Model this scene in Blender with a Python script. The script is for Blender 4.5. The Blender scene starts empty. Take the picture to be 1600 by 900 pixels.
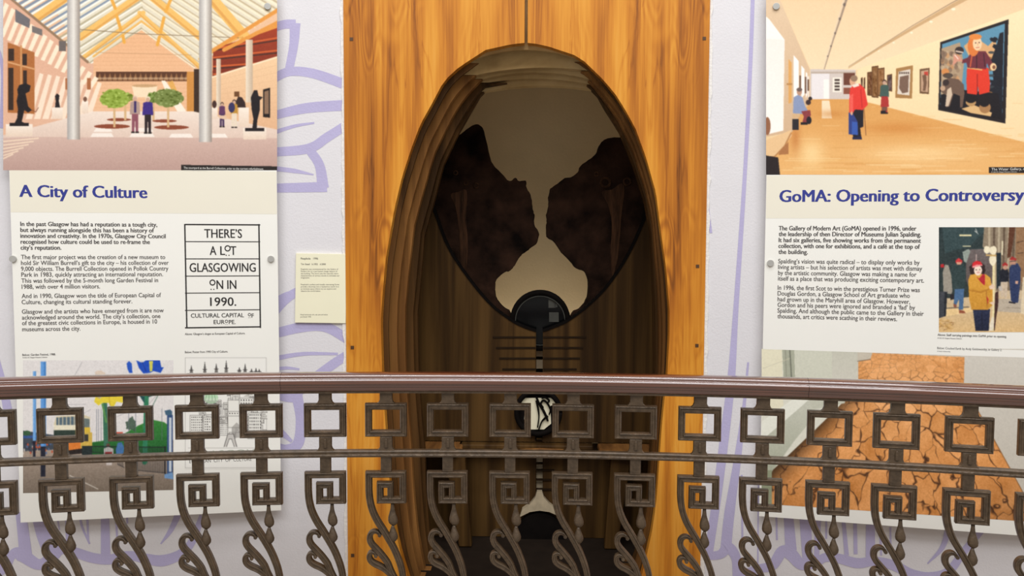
import bpy, bmesh, math, random
import numpy as np
from mathutils import Matrix, Vector
random.seed(7)
rng = np.random.default_rng(11)
scene = bpy.context.scene
COL = scene.collection

# ------------------------------------------------------------------ camera, light, exposure
FPX, PITCH, ROLL = 1333.6, 0.0615, 0.0036
EYE = 1.57
_cp, _sp, _cr, _sr = math.cos(PITCH), math.sin(PITCH), math.cos(ROLL), math.sin(ROLL)
_F = np.array([0, _cp, -_sp]); _U0 = np.array([0, _sp, _cp]); _R0 = np.array([1., 0, 0])
_R = _cr * _R0 + _sr * _U0
_U = -_sr * _R0 + _cr * _U0
CAM = np.array([0, 0, EYE])
cam = bpy.data.cameras.new('camera'); cam.sensor_width = 36; cam.lens = 36 * FPX / 1600
cam.clip_start = 0.05; cam.clip_end = 100
co = bpy.data.objects.new('camera', cam); COL.objects.link(co)
M = Matrix(((_R[0], _U[0], -_F[0], 0), (_R[1], _U[1], -_F[1], 0), (_R[2], _U[2], -_F[2], EYE), (0, 0, 0, 1)))
co.matrix_world = M
scene.camera = co

scene.view_settings.view_transform = 'Standard'
scene.view_settings.look = 'None'
scene.view_settings.gamma = 1
scene.view_settings.use_curve_mapping = False
scene.view_settings.exposure = 0.0

w = bpy.data.worlds.new('hall_light'); scene.world = w; w.use_nodes = True
w.node_tree.nodes['Background'].inputs[0].default_value = (1.0, 0.94, 0.87, 1)
w.node_tree.nodes['Background'].inputs[1].default_value = 0.42


def area(name, loc, target, sx, sy, power, col):
    l = bpy.data.lights.new(name, 'AREA'); l.shape = 'RECTANGLE'; l.size = sx; l.size_y = sy
    l.energy = power; l.color = col
    o = bpy.data.objects.new(name, l); COL.objects.link(o); o.location = loc
    o.rotation_euler = (Vector(target) - Vector(loc)).to_track_quat('-Z', 'Y').to_euler()
    return o


area('skylight', (0.4, -4.5, 9.5), (0, 3.7, 1.4), 15.0, 5.5, 1220, (0.97, 0.98, 1.0))
area('ceiling_washer', (0, 1.75, 6.6), (0, 3.6, 0.8), 5.0, 0.35, 120, (0.97, 0.98, 1.0))

# ------------------------------------------------------------------ geometry of the oval hall
RX, RY, RR = -0.2255, -4.673, 7.674      # rail circle
WR = RR + 0.75                           # wall circle, same centre


def ray(px, py):
    px = np.asarray(px, float); py = np.asarray(py, float)
    d = ((px - 800) / FPX)[..., None] * _R + _F - ((py - 450) / FPX)[..., None] * _U
    return d


class Plane:
    """an upright plane: u runs to the right, z up, d is the depth behind it"""
    def __init__(s, a, r):
        s.n = np.array([math.sin(a), math.cos(a), 0]); s.u = np.array([math.cos(a), -math.sin(a), 0])
        s.C = np.array([RX, RY, 0]) + r * s.n; s.a = a

    def uz(s, px, py, d=0.0):
        q = ray(px, py)
        C = s.C + d * s.n
        t = ((C - CAM) @ s.n) / (q @ s.n)
        P = CAM + t[..., None] * q
        return (P - s.C) @ s.u, P[..., 2]

    def at(s, u, z, d=0.0):
        u = np.asarray(u, float); z = np.asarray(z, float); d = np.asarray(d, float)
        return s.C + u[..., None] * s.u + d[..., None] * s.n + z[..., None] * np.array([0, 0, 1.])

    def px(s, px, py, d=0.0):
        u, z = s.uz(px, py, d)
        return s.at(u, z, np.full_like(u, d))


def wall_hit(px, py, r=WR):
    q = ray(px, py); o = CAM[:2] - np.array([RX, RY])
    qa = q[..., 0] ** 2 + q[..., 1] ** 2; qb = 2 * (q[..., 0] * o[0] + q[..., 1] * o[1]); qc = o @ o - r * r
    t = (-qb + np.sqrt(qb * qb - 4 * qa * qc)) / (2 * qa)
    P = CAM + t[..., None] * q
    return np.arctan2(P[..., 0] - RX, P[..., 1] - RY), P[..., 2]


def wall_pt(a, z, r=WR):
    a = np.asarray(a, float); z = np.asarray(z, float)
    return np.stack([RX + r * np.sin(a), RY + r * np.cos(a), z + 0 * a], -1)


# ------------------------------------------------------------------ materials
def s2l(c):
    c = np.asarray(c, float) / 255.0
    return np.where(c <= 0.04045, c / 12.92, ((c + 0.055) / 1.055) ** 2.4)


def rgba(c):
    v = s2l(c); return (float(v[0]), float(v[1]), float(v[2]), 1)


def mat(name, c, rough=0.6, metal=0.0, var=0.06, scale=30, bump=0.0, bscale=80, coat=0.0, spec=0.5, stretch=(1, 1, 1)):
    m = bpy.data.materials.new(name); m.use_nodes = True; nt = m.node_tree; N = nt.nodes; L = nt.links
    b = N['Principled BSDF']; b.inputs['Roughness'].default_value = rough; b.inputs['Metallic'].default_value = metal
    b.inputs['Coat Weight'].default_value = coat; b.inputs['Coat Roughness'].default_value = 0.08
    b.inputs['Specular IOR Level'].default_value = spec
    tc = N.new('ShaderNodeTexCoord'); mp = N.new('ShaderNodeMapping'); L.new(tc.outputs['Object'], mp.inputs[0])
    mp.inputs['Scale'].default_value = stretch
    nz = N.new('ShaderNodeTexNoise'); nz.inputs['Scale'].default_value = scale; nz.inputs['Detail'].default_value = 4
    L.new(mp.outputs[0], nz.inputs['Vector'])
    cr = N.new('ShaderNodeValToRGB'); v = np.array(rgba(c))
    lo = v * (1 - var); hi = v * (1 + var); lo[3] = hi[3] = 1
    cr.color_ramp.elements[0].position = 0.3; cr.color_ramp.elements[1].position = 0.7
    cr.color_ramp.elements[0].color = lo; cr.color_ramp.elements[1].color = np.minimum(hi, 1)
    L.new(nz.outputs[0], cr.inputs[0]); L.new(cr.outputs[0], b.inputs['Base Color'])
    if bump:
        n2 = N.new('ShaderNodeTexNoise'); n2.inputs['Scale'].default_value = bscale; n2.inputs['Detail'].default_value = 3
        L.new(mp.outputs[0], n2.inputs['Vector'])
        bp = N.new('ShaderNodeBump'); bp.inputs['Strength'].default_value = bump; bp.inputs['Distance'].default_value = 0.01
        L.new(n2.outputs[0], bp.inputs['Height']); L.new(bp.outputs[0], b.inputs['Normal'])
    return m


def wood(name, stops, rough=0.4, sx=7.0, sz=0.35, fig=0.5, coat=0.0, streak=0.5, offs=(0, 0, 0), bump=0.06, flip=1, vein=0.0, spec=0.1, contrast=1.0):
    """upright boards: broad colour bands, fine grain and a figured (cathedral) growth ring pattern"""
    m = bpy.data.materials.new(name); m.use_nodes = True; nt = m.node_tree; N = nt.nodes; L = nt.links
    b = N['Principled BSDF']; b.inputs['Roughness'].default_value = rough
    b.inputs['Coat Weight'].default_value = coat; b.inputs['Coat Roughness'].default_value = 0.25
    b.inputs['Specular IOR Level'].default_value = spec
    tc0 = N.new('ShaderNodeTexCoord')
    tc = N.new('ShaderNodeMapping'); tc.inputs['Scale'].default_value = (flip, 1, 1); L.new(tc0.outputs['Object'], tc.inputs[0])
    mp = N.new('ShaderNodeMapping'); mp.inputs['Scale'].default_value = (sx, 2, sz); mp.inputs['Location'].default_value = offs
    L.new(tc.outputs[0], mp.inputs[0])
    n1 = N.new('ShaderNodeTexNoise'); n1.inputs['Scale'].default_value = 1.0; n1.inputs['Detail'].default_value = 5; n1.inputs['Distortion'].default_value = 0.6
    L.new(mp.outputs[0], n1.inputs['Vector'])
    mp2 = N.new('ShaderNodeMapping'); mp2.inputs['Scale'].default_value = (sx * 14, 6, sz * 6); L.new(tc.outputs[0], mp2.inputs[0])
    n2 = N.new('ShaderNodeTexNoise'); n2.inputs['Scale'].default_value = 1.0; n2.inputs['Detail'].default_value = 3
    L.new(mp2.outputs[0], n2.inputs['Vector'])
    # growth rings: iso lines of a slow noise
    mp3 = N.new('ShaderNodeMapping'); mp3.inputs['Scale'].default_value = (4.2, 1, 1.1); mp3.inputs['Location'].default_value = offs
    L.new(tc.outputs[0], mp3.inputs[0])
    n3 = N.new('ShaderNodeTexNoise'); n3.inputs['Scale'].default_value = 1.0; n3.inputs['Detail'].default_value = 2.5; n3.inputs['Distortion'].default_value = 0.4
    L.new(mp3.outputs[0], n3.inputs['Vector'])
    mu = N.new('ShaderNodeMath'); mu.operation = 'MULTIPLY'; mu.inputs[1].default_value = 190; L.new(n3.outputs[0], mu.inputs[0])
    si = N.new('ShaderNodeMath'); si.operation = 'SINE'; L.new(mu.outputs[0], si.inputs[0])
    # the figure shows in patches only
    n4 = N.new('ShaderNodeTexNoise'); n4.inputs['Scale'].default_value = 2.6; L.new(tc.outputs[0], n4.inputs['Vector'])
    r4 = N.new('ShaderNodeMapRange'); r4.inputs[1].default_value = 0.53; r4.inputs[2].default_value = 0.7; r4.inputs[4].default_value = 0.055 * fig
    L.new(n4.outputs[0], r4.inputs[0])
    mm = N.new('ShaderNodeMath'); mm.operation = 'MULTIPLY'; L.new(si.outputs[0], mm.inputs[0]); L.new(r4.outputs[0], mm.inputs[1])
    a1 = N.new('ShaderNodeMath'); a1.operation = 'ADD'; L.new(n1.outputs[0], a1.inputs[0]); L.new(mm.outputs[0], a1.inputs[1])
    s2 = N.new('ShaderNodeMath'); s2.operation = 'MULTIPLY_ADD'; s2.inputs[1].default_value = 0.22 * streak; s2.inputs[2].default_value = -0.11 * streak
    L.new(n2.outputs[0], s2.inputs[0])
    a2 = N.new('ShaderNodeMath'); a2.operation = 'ADD'; L.new(a1.outputs[0], a2.inputs[0]); L.new(s2.outputs[0], a2.inputs[1])
    if vein:   # dark mineral veins along the grain
        mp5 = N.new('ShaderNodeMapping'); mp5.inputs['Scale'].default_value = (sx * 1.6, 1, sz * 1.3); mp5.inputs['Location'].default_value = (offs[0] + 5, offs[1], offs[2] + 3); L.new(tc.outputs[0], mp5.inputs[0])
        n5 = N.new('ShaderNodeTexNoise'); n5.inputs['Scale'].default_value = 1.0; n5.inputs['Detail'].default_value = 4; n5.inputs['Distortion'].default_value = 1.0; L.new(mp5.outputs[0], n5.inputs['Vector'])
        ab = N.new('ShaderNodeMath'); ab.operation = 'SUBTRACT'; ab.inputs[1].default_value = 0.5; L.new(n5.outputs[0], ab.inputs[0])
        ac = N.new('ShaderNodeMath'); ac.operation = 'ABSOLUTE'; L.new(ab.outputs[0], ac.inputs[0])
        r5 = N.new('ShaderNodeMapRange'); r5.inputs[1].default_value = 0.0; r5.inputs[2].default_value = 0.022; r5.inputs[3].default_value = -vein; r5.inputs[4].default_value = 0.0; L.new(ac.outputs[0], r5.inputs[0])
        a3 = N.new('ShaderNodeMath'); a3.operation = 'ADD'; L.new(a2.outputs[0], a3.inputs[0]); L.new(r5.outputs[0], a3.inputs[1]); a2 = a3
    ct = N.new('ShaderNodeMath'); ct.operation = 'MULTIPLY_ADD'; ct.inputs[1].default_value = contrast; ct.inputs[2].default_value = .5 - .5 * contrast; L.new(a2.outputs[0], ct.inputs[0]); a2 = ct
    cr = N.new('ShaderNodeValToRGB'); e = cr.color_ramp.elements
    while len(e) < len(stops): e.new(0.5)
    for i, (p, c) in enumerate(stops):
        e[i].position = p; e[i].color = rgba(c)
    L.new(a2.outputs[0], cr.inputs[0]); L.new(cr.outputs[0], b.inputs['Base Color'])
    bp = N.new('ShaderNodeBump'); bp.inputs['Strength'].default_value = bump; bp.inputs['Distance'].default_value = 0.01
    L.new(a2.outputs[0], bp.inputs['Height']); L.new(bp.outputs[0], b.inputs['Normal'])
    return m


def vcol_mat(name, rough=0.45):
    m = bpy.data.materials.new(name); m.use_nodes = True; nt = m.node_tree
    b = nt.nodes['Principled BSDF']; b.inputs['Roughness'].default_value = rough
    b.inputs['Specular IOR Level'].default_value = 0.25
    a = nt.nodes.new('ShaderNodeAttribute'); a.attribute_name = 'ink'
    nt.links.new(a.outputs['Color'], b.inputs['Base Color'])
    return m


M_WALL = mat('wall_paint', (222, 219, 221), 0.75, var=0.015, scale=6, bump=0.12, bscale=120, spec=0.2)
M_STROKE = mat('lilac_paint', (184, 177, 211), 0.75, var=0.03, scale=10, bump=0.12, bscale=120, spec=0.2)
M_PLASTER = mat('raw_plaster', (232, 228, 222), 0.9, var=0.05, scale=60, bump=0.3)
M_CREAMWALL = mat('cream_plaster', (222, 202, 164), 0.85, var=0.03, scale=8, bump=0.08)
M_FLOOR = mat('walkway_floor', (158, 140, 120), 0.6, var=0.08, scale=6)
M_FLOORB = mat('dark_floor', (34, 26, 20), 0.6, var=0.2, scale=12, spec=0.15)
M_BOARD = mat('panel_white', (243, 241, 233), 0.5, var=0.008, scale=5, spec=0.25)
M_BAND = mat('panel_cream', (236, 230, 212), 0.5, var=0.01, scale=5, spec=0.25)
M_LABEL = mat('label_cream', (240, 235, 206), 0.55, var=0.01, scale=8, spec=0.25)
M_BLUE = mat('ink_blue', (44, 54, 140), 0.5, var=0.02)
M_INK = mat('ink_grey', (84, 79, 77), 0.5, var=0.02)
M_INKB = mat('ink_dark_grey', (72, 67, 66), 0.5, var=0.02)
M_BLACK = mat('ink_black', (36, 33, 32), 0.5, var=0.02)
M_PALEINK = mat('ink_pale', (196, 204, 188), 0.5, var=0.02)
M_CAPW = mat('ink_white', (225, 222, 215), 0.5, var=0.02)
M_STEEL = mat('brushed_steel', (182, 180, 174), 0.4, metal=0.2, var=0.05)
M_IRON = mat('cast_iron_bronze', (84, 68, 51), 0.42, metal=0.2, var=0.3, scale=45, bump=0.22, bscale=120, spec=0.5)
M_RAIL = mat('mahogany_rail', (92, 48, 28), 0.2, var=0.3, scale=5, coat=1.0, stretch=(0.6, 6, 30))
M_RAIL.node_tree.nodes['Principled BSDF'].inputs['Coat Roughness'].default_value = 0.05
M_RAIL.node_tree.nodes['Principled BSDF'].inputs['Coat IOR'].default_value = 1.85
ELM = [(0.18, (110, 60, 16)), (0.34, (168, 98, 26)), (0.46, (200, 126, 36)), (0.58, (218, 148, 50)), (0.80, (226, 168, 78))]
M_ELM = wood('honey_elm', ELM, 0.45, sx=6.5, sz=.42, fig=1.5, streak=0.9, vein=.07, spec=.3, contrast=1.35)
M_ELM2 = wood('honey_elm_right', ELM, 0.45, sx=6.5, sz=.42, fig=1.5, streak=0.9, vein=.07, flip=-1, spec=.3, contrast=1.35)
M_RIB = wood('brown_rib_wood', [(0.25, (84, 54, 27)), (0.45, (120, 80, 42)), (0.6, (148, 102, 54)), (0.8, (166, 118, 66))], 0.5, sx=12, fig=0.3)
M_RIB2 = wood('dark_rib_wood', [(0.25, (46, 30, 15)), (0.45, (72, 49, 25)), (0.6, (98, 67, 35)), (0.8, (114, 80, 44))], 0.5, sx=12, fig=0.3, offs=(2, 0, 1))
M_HEAD_LIT = wood('lit_head_wood', [(0.25, (160, 130, 84)), (0.45, (194, 162, 110)), (0.6, (214, 184, 132)), (0.8, (222, 194, 146))], 0.5, sx=3, sz=5, fig=0.3)  # paler than the ribs: light bounced up onto the heads, painted in
M_PLANK = wood('walnut_plank', [(0.25, (40, 26, 12)), (0.45, (64, 44, 21)), (0.6, (84, 60, 30)), (0.8, (100, 72, 38))], 0.5, sx=14, sz=0.5, fig=0.2)
M_BURR = mat('dark_burr', (40, 25, 17), 0.8, var=0.85, scale=9, bump=0.5, bscale=40, spec=0.08)
M_BURRL = mat('burr_heart', (62, 40, 25), 0.7, var=0.6, scale=18, bump=0.4, bscale=50, spec=0.1, stretch=(3, 1, .5))
pxm = 1 / 1333.6 * 4.4
M_BLACKWOOD_SHADE = mat('black_wood_and_shade', (16, 12, 10), 0.85, var=0.3, scale=20, spec=0.08)  # black parts, and the painted shadow along the scoop
M_SLOT = mat('shadow_wood', (38, 26, 14), 0.8, var=0.2, scale=20, spec=0.1)
M_GLASSDARK = mat('dark_glass', (8, 9, 10), 0.12, var=0.1, spec=0.3)
M_SHEET = mat('grey_sheet', (66, 65, 58), 0.6, var=0.2, scale=20)
M_RUNG = mat('pale_rung', (176, 160, 132), 0.5, var=0.12)
M_PEG = mat('dark_peg', (82, 52, 24), 0.5, var=0.2)


# ------------------------------------------------------------------ builders
class MB:
    def __init__(s): s.v = []; s.f = []; s.m = []

    def add(s, verts, faces, mi=0):
        o = len(s.v)
        s.v.extend([tuple(map(float, p)) for p in verts])
        for f in faces:
            s.f.append(tuple(int(i) + o for i in f)); s.m.append(mi)
        return s

    def build(s, name, mats, parent=None, smooth=False, origin=None, bevel=0.0, fix=True):
        me = bpy.data.meshes.new(name)
        V = np.array(s.v)
        if origin is not None: V = V - np.array(origin)
        me.from_pydata([tuple(p) for p in V], [], s.f)
        for m in (mats if isinstance(mats, (list, tuple)) else [mats]): me.materials.append(m)
        me.polygons.foreach_set('material_index', s.m)
        if smooth: me.polygons.foreach_set('use_smooth', [True] * len(s.f))
        if fix:
            bm = bmesh.new(); bm.from_mesh(me); bmesh.ops.recalc_face_normals(bm, faces=bm.faces); bm.to_mesh(me); bm.free()
        me.update()
        o = bpy.data.objects.new(name, me); COL.objects.link(o)
        if origin is not None: o.location = origin
        if parent is not None:
            o.parent = parent
            if parent.type == 'EMPTY' or True:
                o.matrix_parent_inverse = PINV.get(parent.name, Matrix.Identity(4))
        if bevel:
            md = o.modifiers.new('bevel', 'BEVEL'); md.width = bevel; md.segments = 2; md.limit_method = 'ANGLE'; md.angle_limit = 0.7
        return o


PINV = {}


def tag(o, label, cat=None, group=None):
    o['label'] = label
    if cat: o['category'] = cat
    if group: o['group'] = group
    return o


def empty(name, loc, label, cat, group=None, rz=0.0):
    o = bpy.data.objects.new(name, None); COL.objects.link(o); o.location = loc; o.rotation_euler = (0, 0, rz)
    o.empty_display_size = 0.1
    PINV[o.name] = (Matrix.Translation(Vector(loc)) @ Matrix.Rotation(rz, 4, 'Z')).inverted()
    return tag(o, label, cat, group)


def struct(o):
    o['kind'] = 'structure'; return o


def extrude(mb, front, back, mi=0, caps=True):
    """closed outline front (n,3) joined to the same outline back"""
    n = len(front)
    F = [(i, (i + 1) % n, n + (i + 1) % n, n + i) for i in range(n)]
    if caps:
        F.append(tuple(range(n))); F.append(tuple(range(2 * n - 1, n - 1, -1)))
    mb.add(list(front) + list(back), F, mi)


def plate(mb, pl, pts, d0, d1, mi=0):
    """outline in (u,z) on a plane, from depth d0 to d1"""
    P = np.array(pts, float)
    extrude(mb, pl.at(P[:, 0], P[:, 1], np.full(len(P), d0)), pl.at(P[:, 0], P[:, 1], np.full(len(P), d1)), mi)


def plate_px(mb, pl, pts, d0, d1, mi=0):
    P = np.array(pts, float); u, z = pl.uz(P[:, 0], P[:, 1], d0)
    plate(mb, pl, np.stack([u, z], 1), d0, d1, mi)


def rect_px(mb, pl, x0, y0, x1, y1, d0, d1, mi=0):
    plate_px(mb, pl, [(x0, y1), (x1, y1), (x1, y0), (x0, y0)], d0, d1, mi)


def disc(mb, pl, cu, cz, r, d0, d1, mi=0, n=40):
    t = np.linspace(0, 2 * np.pi, n, endpoint=False)
    plate(mb, pl, np.stack([cu + r * np.cos(t), cz + r * np.sin(t)], 1), d0, d1, mi)


def ring(mb, pl, cu, cz, r0, r1, d0, d1, mi=0, n=48, t0=0, t1=2 * math.pi):
    t = np.linspace(t0, t1, n + 1)
    c = np.cos(t); s = np.sin(t); Q = []
    for r, d in ((r0, d0), (r1, d0), (r1, d1), (r0, d1)):
        Q.append(pl.at(cu + r * c, cz + r * s, np.full(n + 1, d)))
    V = np.stack(Q, 1).reshape(-1, 3); F = []
    for i in range(n):
        for k in range(4):
            F.append((4 * i + k, 4 * i + (k + 1) % 4, 4 * i + 4 + (k + 1) % 4, 4 * i + 4 + k))
    F.append((0, 1, 2, 3)); F.append((4 * n + 3, 4 * n + 2, 4 * n + 1, 4 * n))
    mb.add(V, F, mi)


def smooth_path(pts, n=6, closed=False):
    P = np.array(pts, float); out = []
    m = len(P)
    for i in range(m if closed else m - 1):
        p0 = P[(i - 1) % m] if (closed or i > 0) else 2 * P[0] - P[1]
        p1 = P[i]; p2 = P[(i + 1) % m]
        p3 = P[(i + 2) % m] if (closed or i + 2 < m) else 2 * P[-1] - P[-2]
        for k in range(n):
            t = k / n
            out.append(0.5 * ((2 * p1) + (-p0 + p2) * t + (2 * p0 - 5 * p1 + 4 * p2 - p3) * t * t + (-p0 + 3 * p1 - 3 * p2 + p3) * t ** 3))
    if not closed: out.append(P[-1])
    return np.array(out)


SEC = [(-.5, .5), (-.5, -.22), (-.40, -.46), (-.26, -.5), (-.14, -.34), (.14, -.34), (.26, -.5), (.40, -.46), (.5, -.22), (.5, .5)]


def sweep2d(mb, path, width, depth, closed=False, sec=SEC, y0=0.0, mi=0):
    """moulded bar along a path in the local x,z plane; mitred corners"""
    P = np.array(path, float); n = len(P)
    w_ = np.broadcast_to(np.asarray(width, float), (n,)); k = len(sec)
    V = []
    for i in range(n):
        a = P[i] - P[i - 1] if (i > 0 or closed) else P[1] - P[0]
        b = P[(i + 1) % n] - P[i] if (i < n - 1 or closed) else P[-1] - P[-2]
        a = a / (np.linalg.norm(a) + 1e-12); b = b / (np.linalg.norm(b) + 1e-12)
        na = np.array([-a[1], a[0]]); nb = np.array([-b[1], b[0]]); nn = na + nb
        nn = nn / (np.linalg.norm(nn) + 1e-9); sc = 1 / max(0.5, float(nn @ na))
        for sx, sy in sec:
            q = P[i] + nn * sx * w_[i] * sc
            V.append((q[0], y0 + sy * depth, q[1]))
    F = []
    for i in range(n if closed else n - 1):
        j = (i + 1) % n
        for t in range(k): F.append((i * k + t, i * k + (t + 1) % k, j * k + (t + 1) % k, j * k + t))
    if not closed:
        F.append(tuple(range(k))); F.append(tuple(range((n - 1) * k, n * k))[::-1])
    mb.add(V, F, mi)


# ------------------------------------------------------------------ the setting: curved wall, plaster edges, floor, booth
a_pl, _ = wall_hit(np.array(541.), np.array(450.)); a_pr, _ = wall_hit(np.array(1101.), np.array(450.))
a_pl = float(a_pl); a_pr = float(a_pr); A_P = (a_pl + a_pr) / 2
WALL_H = 3.6


def wall_arc(name, a0, a1, strokes):
    mb = MB(); n = max(12, int(abs(a1 - a0) / 0.012))
    A = np.linspace(a0, a1, n + 1)
    for (r, z) in ((0, 0),):
        pass
    V = np.concatenate([wall_pt(A, 0 * A), wall_pt(A, 0 * A + WALL_H), wall_pt(A, 0 * A + WALL_H, WR + .14), wall_pt(A, 0 * A, WR + .14)])
    m = n + 1; F = []
    for i in range(n):
        for k in range(4):
            k2 = (k + 1) % 4
            F.append((k * m + i, k * m + i + 1, k2 * m + i + 1, k2 * m + i))
    F.append((0, m, 2 * m, 3 * m)); F.append((n, 4 * m - 1, 3 * m - 1, 2 * m - 1))
    mb.add(V, F, 0)
    for pts, wd in strokes:
        P = smooth_path(pts, 7) if len(pts) > 2 else np.linspace(pts[0], pts[1], 6)
        nn = len(P); W_ = np.interp(np.linspace(0, 1, nn), np.linspace(0, 1, len(wd)), wd) / 2
        T = np.gradient(P, axis=0); T /= np.linalg.norm(T, axis=1)[:, None] + 1e-9
        Nn = np.stack([-T[:, 1], T[:, 0]], 1)
        L_ = P + Nn * W_[:, None]; R_ = P - Nn * W_[:, None]
        STROKE_N[0] += 1; rr = WR - 0.0006 - 0.00002 * STROKE_N[0]
        al, zl = wall_hit(L_[:, 0], L_[:, 1], rr); ar, zr = wall_hit(R_[:, 0], R_[:, 1], rr)
        V = np.concatenate([wall_pt(al, zl, rr), wall_pt(ar, zr, rr)])
        mb.add(V, [(i, i + 1, nn + i + 1, nn + i) for i in range(nn - 1)], 1)
    return struct(mb.build(name, [M_WALL, M_STROKE], fix=False))


STROKE_N = [0]
LS = [
    ([(425, 44), (445, 38), (462, 38)], [13, 14, 15]), ([(461, 36), (459, 70), (451, 112)], [17, 14, 13]),
    ([(425, 124), (452, 112), (490, 115), (545, 134)], [14, 14, 15, 16]),
    ([(425, 181), (478, 169), (545, 164)], [13, 16, 17]),
    ([(425, 208), (460, 197), (491, 192)], [7, 5, 3]),
    ([(425, 238), (482, 232), (512, 214), (545, 193)], [14, 15, 15, 14]),
    ([(482, 232), (499, 258), (505, 294)], [14, 15, 18]), ([(511, 292), (470, 293), (425, 294)], [16, 15, 14]),
    ([(425, 263), (460, 267), (490, 273)], [8, 7, 2]),
    ([(425, 490), (448, 466), (475, 450)], [16, 15, 13]), ([(425, 476), (450, 462), (470, 460)], [14, 13, 10]),
    ([(425, 522), (473, 511), (509, 511), (545, 531)], [15, 16, 16, 15]),
    ([(425, 561), (473, 553), (528, 553)], [8, 6, 4]),
    ([(545, 553), (522, 568), (490, 592), (462, 618)], [14, 15, 15, 12]),
    ([(425, 577), (448, 575), (468, 577)], [6, 5, 3]),
    ([(425, 612), (446, 620), (464, 622)], [16, 15, 14]), ([(464, 618), (470, 655), (466, 692), (448, 702), (425, 696)], [17, 16, 17, 15, 13]),
    ([(425, 665), (440, 676), (456, 690)], [11, 10, 5]),
    ([(-30, 905), (5, 888), (18, 868), (32, 866), (60, 882), (80, 872), (96, 858), (120, 864), (146, 872), (172, 874), (200, 868), (228, 873), (254, 876), (282, 866), (300, 846), (316, 806)], [17, 17, 14, 22, 17, 18, 16, 16, 16, 16, 14, 16, 18, 15, 12, 9]),
    ([(32, 800), (36, 830), (40, 866)], [16, 18, 20]), ([(60, 800), (68, 836), (78, 868)], [24, 22, 18]),
    ([(88, 800), (93, 828)], [3, 2]), ([(106, 800), (108, 858)], [10, 9]), ([(124, 800), (128, 822), (140, 850)], [3, 4, 3]),
    ([(164, 800), (165, 868)], [13, 15]), ([(136, 800), (138, 846)], [4, 3]), ([(198, 800), (199, 818)], [3, 3]), ([(181, 800), (183, 842)], [4, 3]),
    ([(280, 800), (267, 828), (251, 850)], [11, 8, 2]), ([(-6, 560), (4, 600), (12, 640)], [10, 12, 14]),
    ([(-8, 60), (4, 110), (2, 200)], [4, 6, 6]),
]
RS = [
    ([(1177, -30), (1173, 90), (1164, 270), (1150, 480), (1143, 587), (1134, 667), (1121, 770), (1107, 868)], [6, 6, 6, 8, 12, 14, 14, 13]),
    ([(1169, 566), (1163, 630), (1153, 713), (1140, 800), (1134, 858)], [3, 5, 11, 16, 17]),
    ([(1096, 862), (1110, 868), (1126, 866), (1138, 856), (1150, 872), (1152, 905)], [12, 13, 14, 18, 15, 14]),
    ([(1186, 700), (1185, 760), (1184, 900)], [1.5, 2, 2.5]), ([(1159, 742), (1160, 844)], [3, 3]),
    ([(1102, 288), (1106, 325), (1111, 364)], [2, 4, 4]),
    ([(1150, 905), (1178, 890), (1206, 884), (1222, 862), (1236, 866), (1252, 882), (1272, 880), (1290, 871), (1312, 873), (1340, 880), (1368, 877), (1398, 884), (1424, 897), (1452, 901), (1482, 893), (1506, 862), (1536, 826)], [12, 12, 16, 18, 20, 17, 14, 14, 15, 16, 14, 16, 16, 14, 14, 12, 10]),
    ([(1232, 806), (1236, 860)], [15, 18]), ([(1213, 806), (1214, 844)], [3, 3]), ([(1258, 808), (1262, 876)], [18, 16]),
    ([(1291, 812), (1291, 842)], [3, 3]), ([(1278, 812), (1276, 870)], [10, 8]), ([(1318, 814), (1323, 868)], [6, 7]), ([(1336, 818), (1337, 866)], [6, 6]),
    ([(1360, 820), (1360, 880)], [14, 15]), ([(1391, 824), (1392, 864)], [3, 3]),
    ([(1482, 826), (1472, 856), (1449, 881)], [10, 8, 2]), ([(1375, 826), (1377, 868)], [4, 3]),
]
wall_arc('wall_left', -0.62, a_pl, LS)
wall_arc('wall_right', a_pr, 0.62, RS)


def ragged(name, px, side):
    """raw plaster lip where the wall meets the boards"""
    mb = MB(); n = 160; Y = np.linspace(-60, 905, n)
    xi = px + (Y - 450) * (0.008 if side < 0 else -0.0145)
    j = np.interp(np.arange(n), np.arange(0, n, 2), rng.uniform(-1.6, 1.6, len(np.arange(0, n, 2))))
    x0 = xi - 4.5 + (j if side < 0 else 0); x1 = xi + 4.5 + (0 if side < 0 else j) + j * (1 if side < 0 else 0)
    if side > 0: x0 = x0 + j
    V = []
    for xx in (x0, x1):
        for r in (WR - .006, WR + .03):
            a, z = wall_hit(xx, Y, WR - .006); V.append(wall_pt(a, z, r))
    V = np.concatenate(V); F = []
    for i in range(n - 1):
        F += [(i, i + 1, 2 * n + i + 1, 2 * n + i), (i, i + 1, n + i + 1, n + i), (2 * n + i, 2 * n + i + 1, 3 * n + i + 1, 3 * n + i)]
    mb.add(V, F)
    return struct(mb.build(name, M_PLASTER))


ragged('trim_1', 540.5, -1)
ragged('trim_2', 1102.5, 1)

# floor of the walkway, a ring sector that runs on into the booth
mb = MB(); A = np.linspace(-0.62, 0.62, 60)
V = np.concatenate([wall_pt(A, 0 * A, RR - .25), wall_pt(A, 0 * A, WR + .02), wall_pt(A, 0 * A - .25, WR + .02), wall_pt(A, 0 * A - .25, RR - .25)])
F = []
for i in range(59):
    for k in range(4): F.append((k * 60 + i, k * 60 + i + 1, ((k + 1) % 4) * 60 + i + 1, ((k + 1) % 4) * 60 + i))
mb.add(V, F); struct(mb.build('floor', M_FLOOR))

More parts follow.
